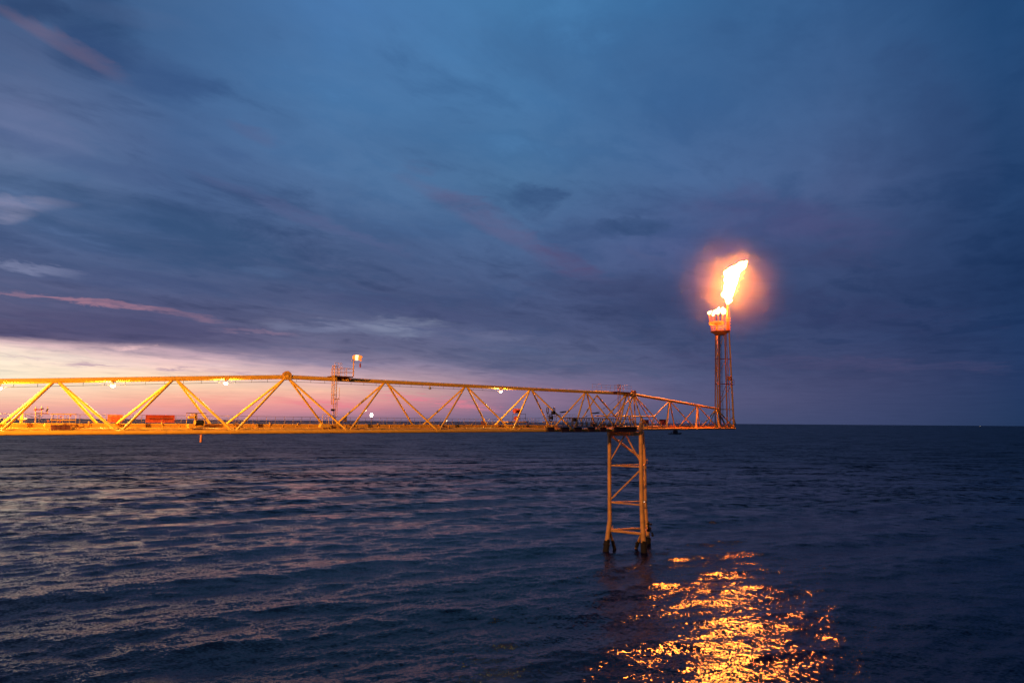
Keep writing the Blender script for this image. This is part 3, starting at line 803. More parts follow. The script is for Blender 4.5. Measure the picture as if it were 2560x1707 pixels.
# red hose reels
t = T('reel_pair', 'two red hose reels side by side in a dark cage on the walkway', 'hose reel', A, A.sx(1297, 3.5, 1.5), 3.5, 1.42)
for x, y in ((1288, 1027), (1296, 1027), (1291, 1046)):
    c = A.at(x, y, 3.5); mb = MB(); mb.tube(c-A.t*.3, c+A.t*.3, .35, 14)
    for sg in (-1, 1): mb.tube(c+A.t*(.3*sg-.04), c+A.t*(.3*sg+.04), .66, 18)
    mb.build('reel', RED, t)
for x in (1282, 1300, 1314):
    mb = MB(); mb.tube(A.at(x, 1035, 3.1), A.at(x, 1055, 3.1), .05, 6); mb.build('cage_post', DRK, t)
mb = MB(); mb.path([A.at(1282, 1035, 3.1), A.at(1315, 1035, 3.1)], .05, 6); mb.path([A.at(1282, 1045, 3.1), A.at(1315, 1045, 3.1)], .04, 6)
mb.build('cage_rail', DRK, t)
mb = MB(); A.bi(mb, 1270, 1053.5, 1320, 1055.5, 2.9, 1.6); mb.build('base_frame', YEL, t, False)
railing(A, A.sx(1310, 5, 2), A.sx(1375, 5, 2), 5.0, 1.5, 3.5, 1.6, RAIL, bridge, (0.5,), r=.03)

# twin hoops above a dark winch
t = T('winch_stand', 'dark winch frame topped by two open round hoops', 'winch', A, A.sx(1378, 0.5, 1), .5, 0.6)
for x, y in ((1369, 1025.5), (1385, 1026)):
    c = A.at(x, y, .5); mb = MB(); mb.ring(c, (A.n+A.t*-.5).normalized(), .88, .08, 26, 6, sq=.14); mb.build('sheave_hoop', DRK, t)
c = A.at(1377, 1044.5, .5); mb = MB(); mb.ring(c, A.n, .85, .1, 24, 6, sq=.2); mb.tube(c-A.n*.4, c+A.n*.4, .3, 12); mb.tube(c-A.n*.1+A.t*.3, c+A.n*.5+A.t*.3, .42, 12); mb.build('drum', DRK, t)
for x in (1368, 1372, 1387, 1391):
    mb = MB(); mb.tube(A.at(x, 1034, .2), A.at(x, 1054, .2), .06, 6); mb.build('frame_post', DRK, t)
for y in (1034.5, 1040, 1053):
    mb = MB(); mb.tube(A.at(1367, y, .2), A.at(1392, y, .2), .06, 6); mb.build('frame_rail', DRK, t)
mb = MB(); A.bi(mb, 1381, 1028, 1388, 1036, .3, .5); mb.build('motor', BLK, t, False)
mb = MB(); mb.path([A.at(1357, 1054.5, -.5), A.at(1389, 1054.5, -.5)], .1, 6); mb.path([A.at(1367, 1055, -.5), A.at(1367, 1066.5, -.5), A.at(1379, 1066.5, -.5), A.at(1379, 1055, -.5)], .09, 6)
mb.path([A.at(1389, 1054.5, -.5), A.at(1380, 1067, -.5)], .07, 6); mb.path([A.at(1357, 1054.5, -.5), A.at(1366, 1062, -.5)], .05, 6); mb.build('outrigger_frame', YEL, t)

# dark lattice gangway hung on the near side
UG = -1.1
g = T('lattice_gangway', 'dark steel lattice gangway lying along the near side of the bridge above the support', 'gangway', A, A.sx(1480, UG, 0), UG, -0.8)
def gz(a): return 0.0
ga0, _ = A.q(1383, 1060, UG); ga1, _ = A.q(1582, 1060, UG)
gzt = A.q(1500, 1045.5, UG)[1]; gzb = A.q(1500, 1066, UG)[1]
for uu in (UG, UG-1.6):
    mb = MB(); mb.tube(A.P(ga0+4, uu, gzt), A.P(ga1-1.2, uu, gzt), .11, 8); mb.build('upper_chord', DRK, g)
    mb = MB(); mb.tube(A.P(ga0, uu, gzb), A.P(ga1, uu, gzb), .12, 8); mb.build('lower_chord', DRK, g)
    mb = MB(); mb.tube(A.P(ga0, uu, (gzt+gzb)/2), A.P(ga1, uu, (gzt+gzb)/2), .05, 6); mb.build('middle_rail', DRK, g)
    n_ = 15; da = (ga1-1.2-ga0-4)/n_
    for i in range(n_):
        x0_, x1_ = ga0+4+da*i, ga0+4+da*(i+1)
        mb = MB(); mb.tube(A.P(x0_, uu, gzb), A.P((x0_+x1_)/2, uu, gzt), .055, 6); mb.build('lattice_bar', DRK, g)
        mb = MB(); mb.tube(A.P((x0_+x1_)/2, uu, gzt), A.P(x1_, uu, gzb), .055, 6); mb.build('lattice_bar', DRK, g)
        mb = MB(); mb.tube(A.P(x0_, uu, gzb), A.P(x0_, uu, gzt), .08, 6); mb.build('lattice_post', DRK, g)
mb = MB(); A.bx(mb, ga0, ga1, UG-1.6, UG, gzb-.1, gzb); mb.build('floor_plate', DRK, g, False)
# heavy underside frame with gaps that show the yellow chord
_, zt_ = A.q(1460, 1067, -.55); _, z1_ = A.q(1460, 1078.5, -.55)
for k_, (x0, x1) in enumerate(((1368, 1384), (1403, 1421), (1436, 1453), (1470, 1485), (1500, 1514), (1537, 1590))):
    mb = MB(); s0_, s1_ = A.sx(x0, UG, -.3), A.sx(x1, UG, -.3); A.bx(mb, s0_, s1_, UG-.3, UG+.3, z1_+.12, zt_-.1); mb.build('hanger_block', DRK, g, False)
mb = MB(); A.bx(mb, A.sx(1405, UG, 0), A.sx(1588, UG, 0), UG-.25, UG+.25, z1_-.16, z1_+.11); mb.build('keel_beam', DRK, g, False)
for k_ in range(9):
    s0_ = ga0+1.5+(ga1-ga0-4)*random.random()*0.97; h = random.uniform(.3, .9); mb = MB(); A.bx(mb, s0_, s0_+random.uniform(.4, 1.4), UG-1.2, UG-.3, gzb+.002, gzb+h); mb.build('stowed_gear', random.choice([DRK, BRN, BLK, RED]), g, False)
mb = MB(); A.bi(mb, 1434, 1046, 1442, 1053.5, UG-1.5, .8); mb.build('motor', BLK, g, False)
railing(A, ga0+2, A.sx(1440, 1, 3), 1.0, gzt-.6, gzt+1.0, 1.5, RAIL, bridge, (0.5,), r=.03)
railing(A, A.sx(1490, 1, 3), A.sx(1540, 1, 3), 1.0, gzt-.6, gzt+.8, 1.5, RAIL, bridge, (0.5,), r=.03)

# mooring cables with dark floats
def cable(pts, floats, label, bobs):
    t = thing('stay_cable', label, 'cable', A.at(*pts[0], 1.0), 'dark stay cables rising to the top chord')
    mb = MB(); P_ = [A.at(x, y, 1.0) for x, y in pts]; mb.path(P_, .035, 6); mb.build('rope', CAB, t)
    for (x0, y0, x1, y1) in floats:
        mb = MB(); p, q_ = A.at(x0, y0, .9), A.at(x1, y1, .9); l = (q_-p)
        mb.tube(p, p+l*.15, .05, 10, .19); mb.tube(p+l*.15, p+l*.85, .19, 10, .2); mb.tube(p+l*.85, q_, .2, 10, .06); mb.build('float', BLK, t)
    for (x, y) in bobs:
        mb = MB(); c = A.at(x, y, 1.0); mb.ball(c, .16, 8, 6, (1.5, 1.2, .8)); mb.build('shackle', BLK, t)
cable([(1399, 1037), (1404, 1033), (1425, 1025), (1468, 994)], [(1399, 1030.5, 1417, 1028.5)], 'dark stay cable with a black float, left of the two', [(1400, 1039)])
cable([(1461, 1043), (1480, 1033.5), (1496, 1029), (1513, 1019), (1552, 990)], [(1479, 1033, 1500, 1031.5)], 'dark stay cable with a black float and shackles, right of the two', [(1510, 1020.5), (1466, 1040.5), (1482, 1041)])

# ------------------------------------------------------------------ railed access platform on the top chord
t = T('access_platform', 'orange railed access platform on top of the chord above the support, with a ladder down', 'platform', A, s_top(1540), W/2, tA(s_top(1540)).z-ZC)
p0 = s_top(1528)-3.0; p1 = s_top(1569); pzf = tA(p1).z-ZC+0.5
mb = MB(); A.bx(mb, p0+3, p1, 3.0, 6.2, pzf-.12, pzf); mb.build('platform_floor', ORG, t, False)
mb = MB(); A.bx(mb, s_top(1530), s_top(1540), 3.9, 4.6, pzf-.6, pzf-.12); A.bx(mb, p1-.4, p1+.1, 3.2, 6.0, pzf-1.3, pzf-.12); mb.build('bracket', BRN, t, False)
pr0 = s_top(1491)
for uu in (3.05, 6.15):
    railing(A, pr0 if uu > 4 else p0+3, p1, uu, pzf if uu < 4 else pzf+.1, pzf+2.1, 2.4, ORG, t, (0.55,), r=.035)
_a, _b, _c, _d = ladder(A, 1544.5, 1551, 961, 1052, 2.6, t, ORG, 0.35, .09)
mb = MB()
for y in (961, 970, 978): mb.ring(A.at(1548, y, 2.2), (0, 0, 1), .45, .04, 12, 6)
mb.build('safety_cage', ORG, t)
mb = MB(); pts = []
for y in range(1008, 1026, 1):
    pts.append(A.at(1554+2.0*math.sin(y*.9), y, 2.6))
mb.path(pts, .04, 5); mb.build('coiled_cable', ORG, t)

# end frame where the first bridge stops
mb = MB(); mb.tube(tA(s_tr)-A.t*.05, tA(s_tr)+A.t*.15, .62, 16); mb.build('end_plate', YEL2, bridge)
for u in (0, W):
    mb = MB(); mb.tube(tA(s_tr-.3), A.P(min(a_end, A.sx(1612, u, 0))-.2, u, .1), .22, 12); mb.build('diagonal_brace', YEL2, bridge)

# ------------------------------------------------------------------ second bridge, to the flare
Bf = Frame(1550, 1072.9, 1838, 1070.7, ZC)
WB = 8.0
print('B length', Bf.L, 'start', Bf.o, 'end', Bf.P(Bf.L, 0, 0))
b2 = thing('flare_boom', 'orange lit tapering truss span running from the support out to the flare tower', 'bridge', Bf.P(0, WB/2, 0))
for u in (0, WB):
    mb = MB(); mb.tube(Bf.P(-9, u, 0), Bf.P(Bf.L, u, 0), 0.42, 18); mb.build('bottom_chord', YEL, b2)
tj = {x: Bf.at(x, y, WB/2) for x, y in ((1584, 986), (1793, 1021.6))}
T0, T1 = tj[1584], tj[1793]
def tB(x):
    lo, hi = -0.6, 1.3
    for _ in range(50):
        m_ = (lo+hi)/2
        if proj(T0.lerp(T1, m_))[0] < x: lo = m_
        else: hi = m_
    return T0.lerp(T1, lo)
mb = MB(); mb.tube(T0, tB(1800), .52, 16); mb.build('top_chord', YEL, b2)
T_m = Bf.at(1490, 985, WB/2); T_m.z = T0.z
mb = MB(); mb.tube(T_m, T0, .5, 16); mb.build('top_chord', YEL, b2)
joint(T0, Bf.t, Bf.n, 1.35, b2, ORG)
def mem(p0, p1, r=.26, m=YEL, name='diagonal_brace'):
    mb = MB(); mb.tube(p0, p1, r, 12); mb.build(name, m, b2)
def bN(x, z=0.1): return Bf.P(Bf.sx(x, 0, 0), 0, z)
def bF(x, z=0.1): return Bf.P(Bf.sx(x, WB, 0), WB, z)
J1, J2 = Bf.at(1537, 1039.5, 0), Bf.at(1635, 1041, 0)
J1b = Bf.P((J1-Bf.o).dot(Bf.t), WB, J1.z-ZC); J2b = Bf.P((J2-Bf.o).dot(Bf.t), WB, J2.z-ZC)
mem(J1, J2, .24, YEL, 'horizontal_brace'); mem(J1b, J2b, .2, YEL, 'horizontal_brace')
mem(T0, J1, .2); mem(T0, bN(1553), .3); mem(T0, bN(1611), .26); mem(T0, J2, .24)
mem(T0, bF(1590), .24); mem(T0, bF(1640), .2)
mem(Bf.at(1492, 988, 0), J1, .28); mem(Bf.at(1492, 988, 0), Bf.at(1452, 1052, 0), .22)
mem(J2, bN(1660), .24); mem(J2, bN(1629), .2); mem(J1, bN(1563), .2)
mem(Bf.at(1572, 1041, 0), bN(1594), .2); mem(Bf.at(1603, 1041, 0), bN(1597), .22); mem(Bf.at(1603, 1041, 0), bN(1625), .18); mem(Bf.at(1572, 1041, 0), bN(1580), .16)
N2, N3, N4 = tB(1674), tB(1744), tB(1791)
mem(N2, bN(1665.5), .36); mem(N2, bF(1687), .28); mem(N2, J2, .22); mem(N2, bN(1737), .26)
mem(N3, bN(1739.5), .38); mem(N3, bF(1749), .26); mem(N3, bF(1694), .26); mem(N3, bN(1795), .26)
mem(N4, bF(1752), .26); mem(N4, bF(1768), .2); mem(N4, bN(1798), .38); mem(N4, bF(1818), .34); mem(N4, bN(1836), .3)
a = -8
while a < Bf.L+.5:
    mb = MB(); Bf.bx(mb, a-.15, a+.15, .3, WB-.3, -.25, .15); mb.build('floor_beam', ORG, b2, False); a += 5.0
mb = MB(); Bf.bx(mb, -9, Bf.L, .5, WB-.5, .24, .34); mb.build('deck_plate', GRT, b2, False)
mb = MB(); Bf.bx(mb, Bf.sx(1666, 1.2, .5), Bf.L+.4, 1.2, 1.3, .34, 1.25); mb.build('kick_plate', YEL, b2, False)
mb = MB(); Bf.bx(mb, Bf.sx(1600, 2, .5), Bf.L, 1.0, 1.18, .42, .66); mb.build('kick_plate', YEL, b2, False)
for uu, zz, rr_ in ((2.2, .9, .3), (3.2, .85, .22)):
    mb = MB(); mb.tube(Bf.P(-8, uu, zz), Bf.P(Bf.L-3, uu, zz), rr_, 12); mb.build('pipeline', PIPE, b2)
railing(Bf, Bf.sx(1612, WB-.4, 1), Bf.L+1.6, WB-.4, .6, 3.4, 3.0, RAIL, b2, (.38, .68), r=.055)
railing(Bf, Bf.sx(1630, .6, 1), Bf.L+1.6, .6, .4, 2.5, 4.0, ORG, b2, (.5,), r=.035)
# gear on the second span
for (x0, y0, x1, y1, lab) in ((1613, 1050, 1622, 1060, 'dark red cabinet on the flare span, just right of the support'), (1657, 1049, 1665, 1061, 'dark red valve box on the flare span, beside the first tall post'),):
    t = T('valve_box', lab, 'cabinet', Bf, Bf.sx((x0+x1)/2, 2, 1), 2, .35, 'dark red cabinets on the flare span')
    mb = MB(); Bf.bi(mb, x0, y0, x1, y1, 2, 1.5); mb.build('cabinet', RED, t, False)
    mb = MB(); Bf.bi(mb, x0-.6, y0-1, x1+.6, y0, 1.9, 1.7); mb.build('lid', DRK, t, False)
    for xx in (x0+.5, x1-.5):
        mb = MB(); mb.tube(Bf.at(xx, y1, 2.2), Bf.P(Bf.sx(xx, 2.2, .4), 2.2, .3), .08, 6); mb.build('leg', DRK, t)

# ------------------------------------------------------------------ support jacket
jk = thing('support_jacket', 'orange-brown three-legged steel support standing in the sea under the bridges', 'support tower', atZ(1565, 1368, 0))
YF, YR, YB = 228.0, 226.0, 241.0
def leg(pts, Y, rs, name='leg'):
    P_ = [atY(x, y, Y) for x, y in pts]
    last = P_[-1]; prev = P_[-2]; d = (last-prev).normalized(); P_.append(last+d*4.5); rs = rs+[rs[-1]]
    mb = MB()
    for i in range(len(P_)-1): mb.tube(P_[i], P_[i+1], rs[i], 20, rs[i+1])
    o = mb.build(name, JAC, jk)
    zc = 0.0
    # dark growth at the waterline
    a_, b_ = P_[-2], P_[-1]; mb = MB(); up_ = (prev-last).normalized()
    mb.tube(last+up_*1.5, last-up_*2.5, rs[-1]*1.12, 20, rs[-1]*1.28)
    for i in range(16):
        an = random.uniform(0, 6.28); h = random.uniform(-.3, 1.8); c = last+up_*h+Vector((math.cos(an), math.sin(an), 0))*rs[-1]*1.02
        mb.ball(c, random.uniform(.18, .42), 8, 6)
    mb.build('marine_growth', GROW, o)
    return P_
FL = leg([(1523.6, 1072), (1523.8, 1255), (1524.5, 1300), (1516.5, 1362)], YF, [.60, .62, .70, .80])
FR = leg([(1601.7, 1066), (1604, 1262), (1606, 1300), (1609.5, 1367)], YR, [.66, .68, .78, .84])
RRp = leg([(1607, 1078), (1612, 1152), (1613.5, 1262), (1616, 1300), (1621, 1354)], YB, [.42, .50, .56, .60, .66])
def onleg(P_, y):
    for a_, b_ in zip(P_[:-1], P_[1:]):
        ya, yb = proj(a_)[1], proj(b_)[1]
        if ya <= y <= yb: return a_.lerp(b_, (y-ya)/(yb-ya))
    return P_[0]
def jb(p, q_, r, m=JAC, name='brace'):
    mb = MB(); mb.tube(p, q_, r, 12); return mb.build(name, m, jk)
for y0, y1, y2, r_ in ((1163.8, 1167.5, 1161, .22), (1255, 1262, 1253, .24), (1325, 1334.5, 1319.5, .42)):
    jb(onleg(FL, y0), onleg(FR, y1), r_); jb(onleg(FL, y0-.5), onleg(RRp, y2), r_*.9); jb(onleg(FR, y1), onleg(RRp, y2), r_*.9)
cap0, cap1 = atY(1521, 1084, YF), atY(1603, 1083.5, YR)
mb = MB(); d_ = (cap1-cap0); mb.box((cap0+cap1)/2, d_/2, Vector((0, .6, 0)), Zv*.68); mb.build('cap_beam', JAC, jk, False)
capb = onleg(RRp, 1084)
mb = MB(); d_ = (capb-cap0); mb.box((cap0+capb)/2, d_/2, Vector((.5, 0, 0)), Zv*.6); mb.build('cap_beam', JAC, jk, False)
for i in range(9):
    f = .06+.11*i; p_ = cap0.lerp(cap1, f)
    if i in (0, 1, 7, 8):
        mb = MB(); mb.box(p_-Vector((0, .66, 0)), (.06, 0, 0), (0, .06, 0), Zv*.66); mb.build('stiffener', JAC, jk, False)
cm = atY(1561, 1089, YF-.5)
jb(cm, onleg(FL, 1156), .22); jb(cm+Vector((.6, 0, 0)), onleg(FR, 1158), .26); jb(atY(1529, 1090, YB), onleg(RRp, 1152), .4)
jb(onleg(FR, 1173), onleg(FL, 1251), .27); jb(onleg(RRp, 1168), onleg(FR, 1250), .15)
for (p, q_) in ((onleg(FL, 1330)+Vector((.6, .5, 0)), atY(1534, 1362, YF+3)), (onleg(FR, 1335)+Vector((-.5, .5, 0)), atY(1594, 1359, YR+6))):
    d = (q_-p).normalized(); jb(p, q_+d*4, .42)
    mb = MB(); mb.tube(q_-d*2, q_+d*2, .5, 12, .62)
    for i in range(8): mb.ball(q_-d*random.uniform(-1, 2)+Vector((random.uniform(-.5, .5), random.uniform(-.5, .5), 0)), random.uniform(.2, .4), 8, 6)
    mb.build('marine_growth', GROW, jk)
mb = MB(); c = onleg(RRp, 1318)
for i in range(26): mb.ball(c+Vector((random.uniform(-.3, 1.9), random.uniform(-.8, .8), random.uniform(-2.6, 1.6))), random.uniform(.2, .55), 8, 6)
for i in range(5): p = c+Vector((random.uniform(-.5, 1.5), 0, random.uniform(-1, 1))); mb.tube(p, p+Vector((random.uniform(-.7, .9), .1, random.uniform(-.7, .9))), .09, 6)
mb.build('marine_growth', GROW, jk)
mb = MB(); c = onleg(FL, 1316)
for i in range(5): p = c+Vector((.6, -.3, random.uniform(-.6, .6))); mb.tube(p, p+Vector((random.uniform(.3, .9), .1, random.uniform(-.3, .4))), .1, 6)
mb.build('boat_fender', JAC, jk)
mb = MB(); c = atY(1614, 1149.5, YB); mb.box(c, (.7, 0, 0), (0, .5, 0), (0, 0, .12)); mb.tube(c+Vector((.5, 0, -1.2)), c+Vector((.5, 0, .6)), .07, 6); mb.build('leg_platform', JAC, jk)
# upper post through both decks
pt = atY(1604.5, 1056, YR); mb = MB(); mb.tube(FR[0], pt, .5, 14, .35); mb.build('guide_post', JAC, jk)
lt = thing('marker_light', 'tiny white light on the rear right leg of the support', 'lamp', atY(1610.5, 1254, 225))
mb = MB(); mb.ball(lt.location, .11, 10, 8); mb.build('lamp_glass', TUBE, lt)
mb = MB(); mb.tube(lt.location, lt.location+Vector((0, .5, -.1)), .06, 6); mb.build('bracket', DRK, lt)

# ------------------------------------------------------------------ flare tower
s_e = Bf.L-1.2
ft = thing('flare_tower', 'tall slim lattice flare tower rising from the far end of the orange span', 'flare tower', Bf.P(s_e, WB/2, .3))
def tp(s_, u, z): return Bf.P(s_, u, z)
Pl = Bf.at(1800.7, 829.5, WB/2); zp = Pl.z
lg = {}
FLG = mat('heat_stained_pipe', (0.42, 0.12, 0.045), 0.5, metal=.0, var=.3, wear=(RUST, .66))
for key, (x0, u, x1) in {'a': (1794, 7.6, 1792.3), 'b': (1788, 7.9, 1789), 'c': (1835, .4, 1823), 'd': (1818.5, 1.6, 1812.5)}.items():
    s0_ = Bf.sx(x0, u, 0); p = Bf.P(s0_, u, .3); q_ = Bf.at(x1, 836, u)
    q_ = Vector((q_.x, q_.y, zp)); lg[key] = (p, q_)
    mb = MB(); mb.tube(p, q_, {'a': .36, 'b': .30, 'c': .44, 'd': .34}[key], 12, {'a': .32, 'b': .26, 'c': .32, 'd': .34}[key]); mb.build('leg', {'b': FLG, 'd': ORG}.get(key, YEL2), ft)
def lev(k_, y):
    p, q_ = lg[k_]; yp, yq = proj(p)[1], proj(q_)[1]
    return p.lerp(q_, (yp-y)/(yp-yq))
for y in (897.7, 960.5, 1023.5):
    for k0, k1 in (('a', 'c'), ('c', 'd'), ('d', 'b'), ('a', 'b')):
        mb = MB(); p_ = lev(k0, y); q_ = lev(k1, y+.5); mb.tube(p_, q_, .16 if y > 1000 else .2, 8); mb.build('cross_brace', YEL2 if y > 1000 else RED, ft)
def fb_(x0, y0, x1, y1, r, u=.2, m=YEL2, name='diagonal_brace'):
    mb = MB(); mb.tube(Bf.at(x0, y0, u), Bf.at(x1, y1, u), r, 8); mb.build(name, m, ft)
mb = MB(); mb.tube(lev('a', 895), lev('c', 838).lerp(lev('a', 838), .45), .16, 8); mb.build('diagonal_brace', YEL2, ft)
mb = MB(); mb.tube(lev('c', 962), lev('a', 1020), .17, 8); mb.build('diagonal_brace', YEL2, ft)
for k0, k1, ya, yb in (('a', 'd', 1020, 962), ('b', 'd', 958, 900), ('d', 'c', 958, 900), ('a', 'b', 958, 900)):
    mb = MB(); mb.tube(lev(k0, ya), lev(k1, yb), .12, 8); mb.build('diagonal_brace', ORG, ft)
mb = MB(); mb.tube(lev('c', 1040), lev('c', 1062)+Bf.t*2.6, .2, 8); mb.tube(lev('c', 1040), lev('d', 1064)-Bf.t*.5, .2, 8); mb.build('diagonal_brace', YEL2, ft)
def riser(x0, x1, u, r, m, name='riser_pipe'):
    p = Bf.P(Bf.sx(x0, u, 0), u, .4); q_ = Bf.at(x1, 836, u); q_.z = zp
    mb = MB(); mb.tube(p, q_, r, 14); return mb.build(name, m, ft), p, q_
riser(1800, 1797.5, 5.5, .50, FLG); riser(1826, 1816, 1.2, .16, ORG)
# caged ladder up the tower
lx0, lx1 = 1804, 1808; u = 3.6
p = Bf.P(Bf.sx(lx0, u, 0), u, .5); q_ = Bf.P(Bf.sx(lx1, u, 0), u, .5)
zt_ = zp-ZC
mb = MB()
for c_ in (p, q_): mb.tube(c_, c_+Zv*(zt_-.5), .05, 6)
mb.build('ladder_rail', DRK, ft)
fr_ = None; z = .8
while z < zt_-.5:
    if fr_ is None: mb = MB(); mb.tube(p+Zv*z, q_+Zv*z, .035, 5); fr_ = mb.build('rung', DRK, ft); z00 = z
    else: o = fr_.copy(); COL.objects.link(o); o.location = (0, 0, z-z00)
    z += .9
mb = MB(); cc = (p+q_)/2-Bf.n*.4
z = 4.0
while z < zt_-1: mb.ring(cc+Zv*z, (0, 0, 1), .5, .04, 12, 5); z += 2.2
for i in range(5):
    an = R(180+36*i+18); d_ = Vector((math.cos(an), math.sin(an), 0))*.5; mb.tube(cc+d_+Zv*4, cc+d_+Zv*(zt_-1), .025, 5)
mb.build('safety_cage', DRK, ft)
# mid-height rest platform
c = lev('c', 962).lerp(lev('d', 962), .3)
mb = MB(); mb.box(c, Bf.t*1.4, Bf.n*1.6, Zv*.1); mb.build('rest_platform', RED, ft, False)
mb = MB()
for dz_ in (1.1, 2.2):
    mb.path([c+Bf.t*1.4-Bf.n*1.6+Zv*dz_, c+Bf.t*1.4+Bf.n*1.6+Zv*dz_, c-Bf.t*1.4+Bf.n*1.6+Zv*dz_, c-Bf.t*1.4-Bf.n*1.6+Zv*dz_, c+Bf.t*1.4-Bf.n*1.6+Zv*dz_], .06, 6)
for i, j in ((1, 1), (1, -1), (-1, 1), (-1, -1)): mb.tube(c+Bf.t*1.4*i+Bf.n*1.6*j, c+Bf.t*1.4*i+Bf.n*1.6*j+Zv*2.2, .06, 6)
mb.build('guard_railing', RED, ft)
mb = MB(); mb.box(c+Zv*2.9-Bf.t*.8, Bf.t*.5, Bf.n*.7, Zv*1.0); mb.build('junction_box', ORG, ft, False)
# round top platform
km = pxm(Pl)
mb = MB(); mb.tube(Pl-Zv*.25, Pl+Zv*.25, 23*km, 32, 23.6*km); mb.build('round_platform', ORG, ft, False)
mb = MB(); mb.tube(Pl-Zv*1.6, Pl-Zv*.26, 12*km, 20, 20*km); mb.build('platform_cone', ORG, ft)
mb = MB()
for h in (7.5, 12, 15.5): mb.ring(Pl+Zv*h*km, (0, 0, 1), 22.5*km, .07, 32, 6)
mb.build('platform_railing', YEL2, ft)
first = None
for i in range(12):
    an = R(30*i); p = Pl+Vector((math.cos(an), math.sin(an), 0))*22.5*km
    mb = MB(); mb.tube(p+Zv*.2, p+Zv*15.5*km, .06, 5); mb.build('railing_post', YEL2, ft)
BC = Pl + rt*(-8.5)*km                                  # centre of burner ring
BC = Vector((BC.x, BC.y, zp))
mb = MB(); mb.tube(BC, BC+Zv*22*km, .45, 12, .35); mb.tube(BC+Zv*8*km, BC+Zv*11*km, 5*km, 12, 2*km); mb.tube(BC+Zv*18*km, BC+Zv*22*km, 4*km, 12, 6*km); mb.build('gas_header', YEL2, ft)
mb = MB(); mb.ring(BC+Zv*22.5*km, (0, 0, 1), 18*km, .32, 32, 8); mb.build('burner_ring', YEL, ft)
mb = MB(); mb.ring(BC+Zv*19*km, (0, 0, 1), 17.5*km, .2, 32, 8)
for i in range(6):
    an = R(60*i); mb.tube(BC+Zv*21*km, BC+Zv*22.5*km+Vector((math.cos(an), math.sin(an), 0))*18*km, .1, 6)
mb.build('ring_spoke', YEL2, ft)
burn = []
for i, an in enumerate((180, 205, 240, 268, 300, 335, 20, 60, 100, 145)):
    d_ = Vector((math.cos(R(an)), math.sin(R(an)), 0))*17.5*km; h = 46+2*math.sin(i*2.1)
    p = BC+d_; mb = MB(); mb.tube(p+Zv*22*km, p+Zv*h*km+d_*.06, .13, 8); mb.build('burner_pipe', ORG, ft); burn.append(p+Zv*h*km+d_*.06)
ST = Pl + rt*20*km; ST.z = zp
stt = Vector((ST.x, ST.y, Bf.at(1820.6, 768, WB/2).z))
mb = MB(); mb.tube(ST-Zv*.2, stt, .5, 14, .42); mb.build('flare_stack', FLG, ft)
mb = MB()
for h in (12, 20, 28, 34): mb.ring(ST+Zv*h*km+Vector((.3, 0, 0)), (0, 0, 1), 5*km, .08, 16, 6)
for dx_ in (-.9, .9): mb.tube(ST+Vector((dx_, 0, 0)), ST+Vector((dx_, 0, 38*km)), .08, 6)
mb.build('stack_guide', YEL2, ft)
mb = MB(); mb.tube(stt-Zv*2.2, stt, .55, 14, .66); mb.build('flare_tip', FLG, ft)
mb = MB(); mb.tube(ST+Vector((-.7, -.4, 0)), stt+Vector((-.7, -.4, -1)), .1, 6); mb.tube(ST+Vector((.8, -.3, 0)), stt+Vector((.7, -.3, -2)), .08, 6); mb.build('pilot_line', ORG, ft)

# ------------------------------------------------------------------ flames
def fl(pts, seed, amp, yaw=0.0):
    """pts: (centre offset right, height, half width) in metres, from the base upward"""
    N = 26; vs = []; fs = []; dense = []
    for (a_, b_) in zip(pts[:-1], pts[1:]):
        for i in range(4): f = i/4; dense.append(tuple(a_[k_]+(b_[k_]-a_[k_])*f for k_ in range(3)))
    dense.append(pts[-1])
    for j, (x, h, r) in enumerate(dense):
        for i in range(N):
            th = 2*math.pi*i/N
            p = Vector((x+r*math.cos(th), r*0.75*math.sin(th), h))
            nn = mnoise.fractal(p*0.55+Vector((seed, 0, 0)), 1.0, 2.0, 4)
            k_ = 1+amp*nn
            vs.append(Vector((x+r*k_*math.cos(th), r*.75*k_*math.sin(th), h+amp*.8*r*mnoise.noise(p*.8+Vector((0, seed, 3))))))
    M_ = len(dense)
    for j in range(M_-1):
        for i in range(N): fs.append((j*N+i, j*N+(i+1) % N, (j+1)*N+(i+1) % N, (j+1)*N+i))
    fs += [tuple(range(N))[::-1], tuple(range((M_-1)*N, M_*N))]
    return vs, fs
kz = 1/7.127*km
outline = [(585,1056,16),(600,1000,40),(600,940,54),(588,900,90),(600,850,98),(618,780,106),(635,700,116),(662,600,134),(678,520,148),(684,450,142),(690,400,128),(722,370,122),(765,345,106),(800,322,92),(825,300,66),(836,280,38),(838,262,8)]
pts = [((x-585)*kz, (1056-y)*kz*.95, r*kz*.84) for x, y, r in outline]
vs, fs = fl(pts, 4.2, .26)
mb = MB(); mb.add([stt+v-Zv*.1 for v in vs], fs)
def puff(x, y, r, sd):
    o_ = len(mb.v); mb.ball((0, 0, 0), r*kz, 14, 10)
    for i in range(o_, len(mb.v)):
        v = Vector(mb.v[i]); v *= 1+.7*mnoise.noise(v*.8+Vector((sd, 0, 0))); v.y *= .7
        mb.v[i] = tuple(stt+v+Vector(((x-585)*kz, 0, (1056-y)*kz)))
for x, y, r, sd in ((885, 375, 42, 1), (850, 345, 62, 2), (905, 345, 26, 3), (870, 400, 26, 9), (945, 277, 13, 4), (915, 310, 6, 8), (512, 885, 30, 5), (640, 985, 26, 6), (800, 430, 45, 7)): puff(x, y, r, sd)
fo = mb.build('flame', FLAME)
hull = [(Vector(v)-stt) for v in mb.v]
mb2 = MB(); pts2 = [((x-585)*kz+.25+.05*i, (1056-y)*kz*.97+(.5 if i > 12 else 0), r*kz*1.12+.5) for i, (x, y, r) in enumerate(outline)]
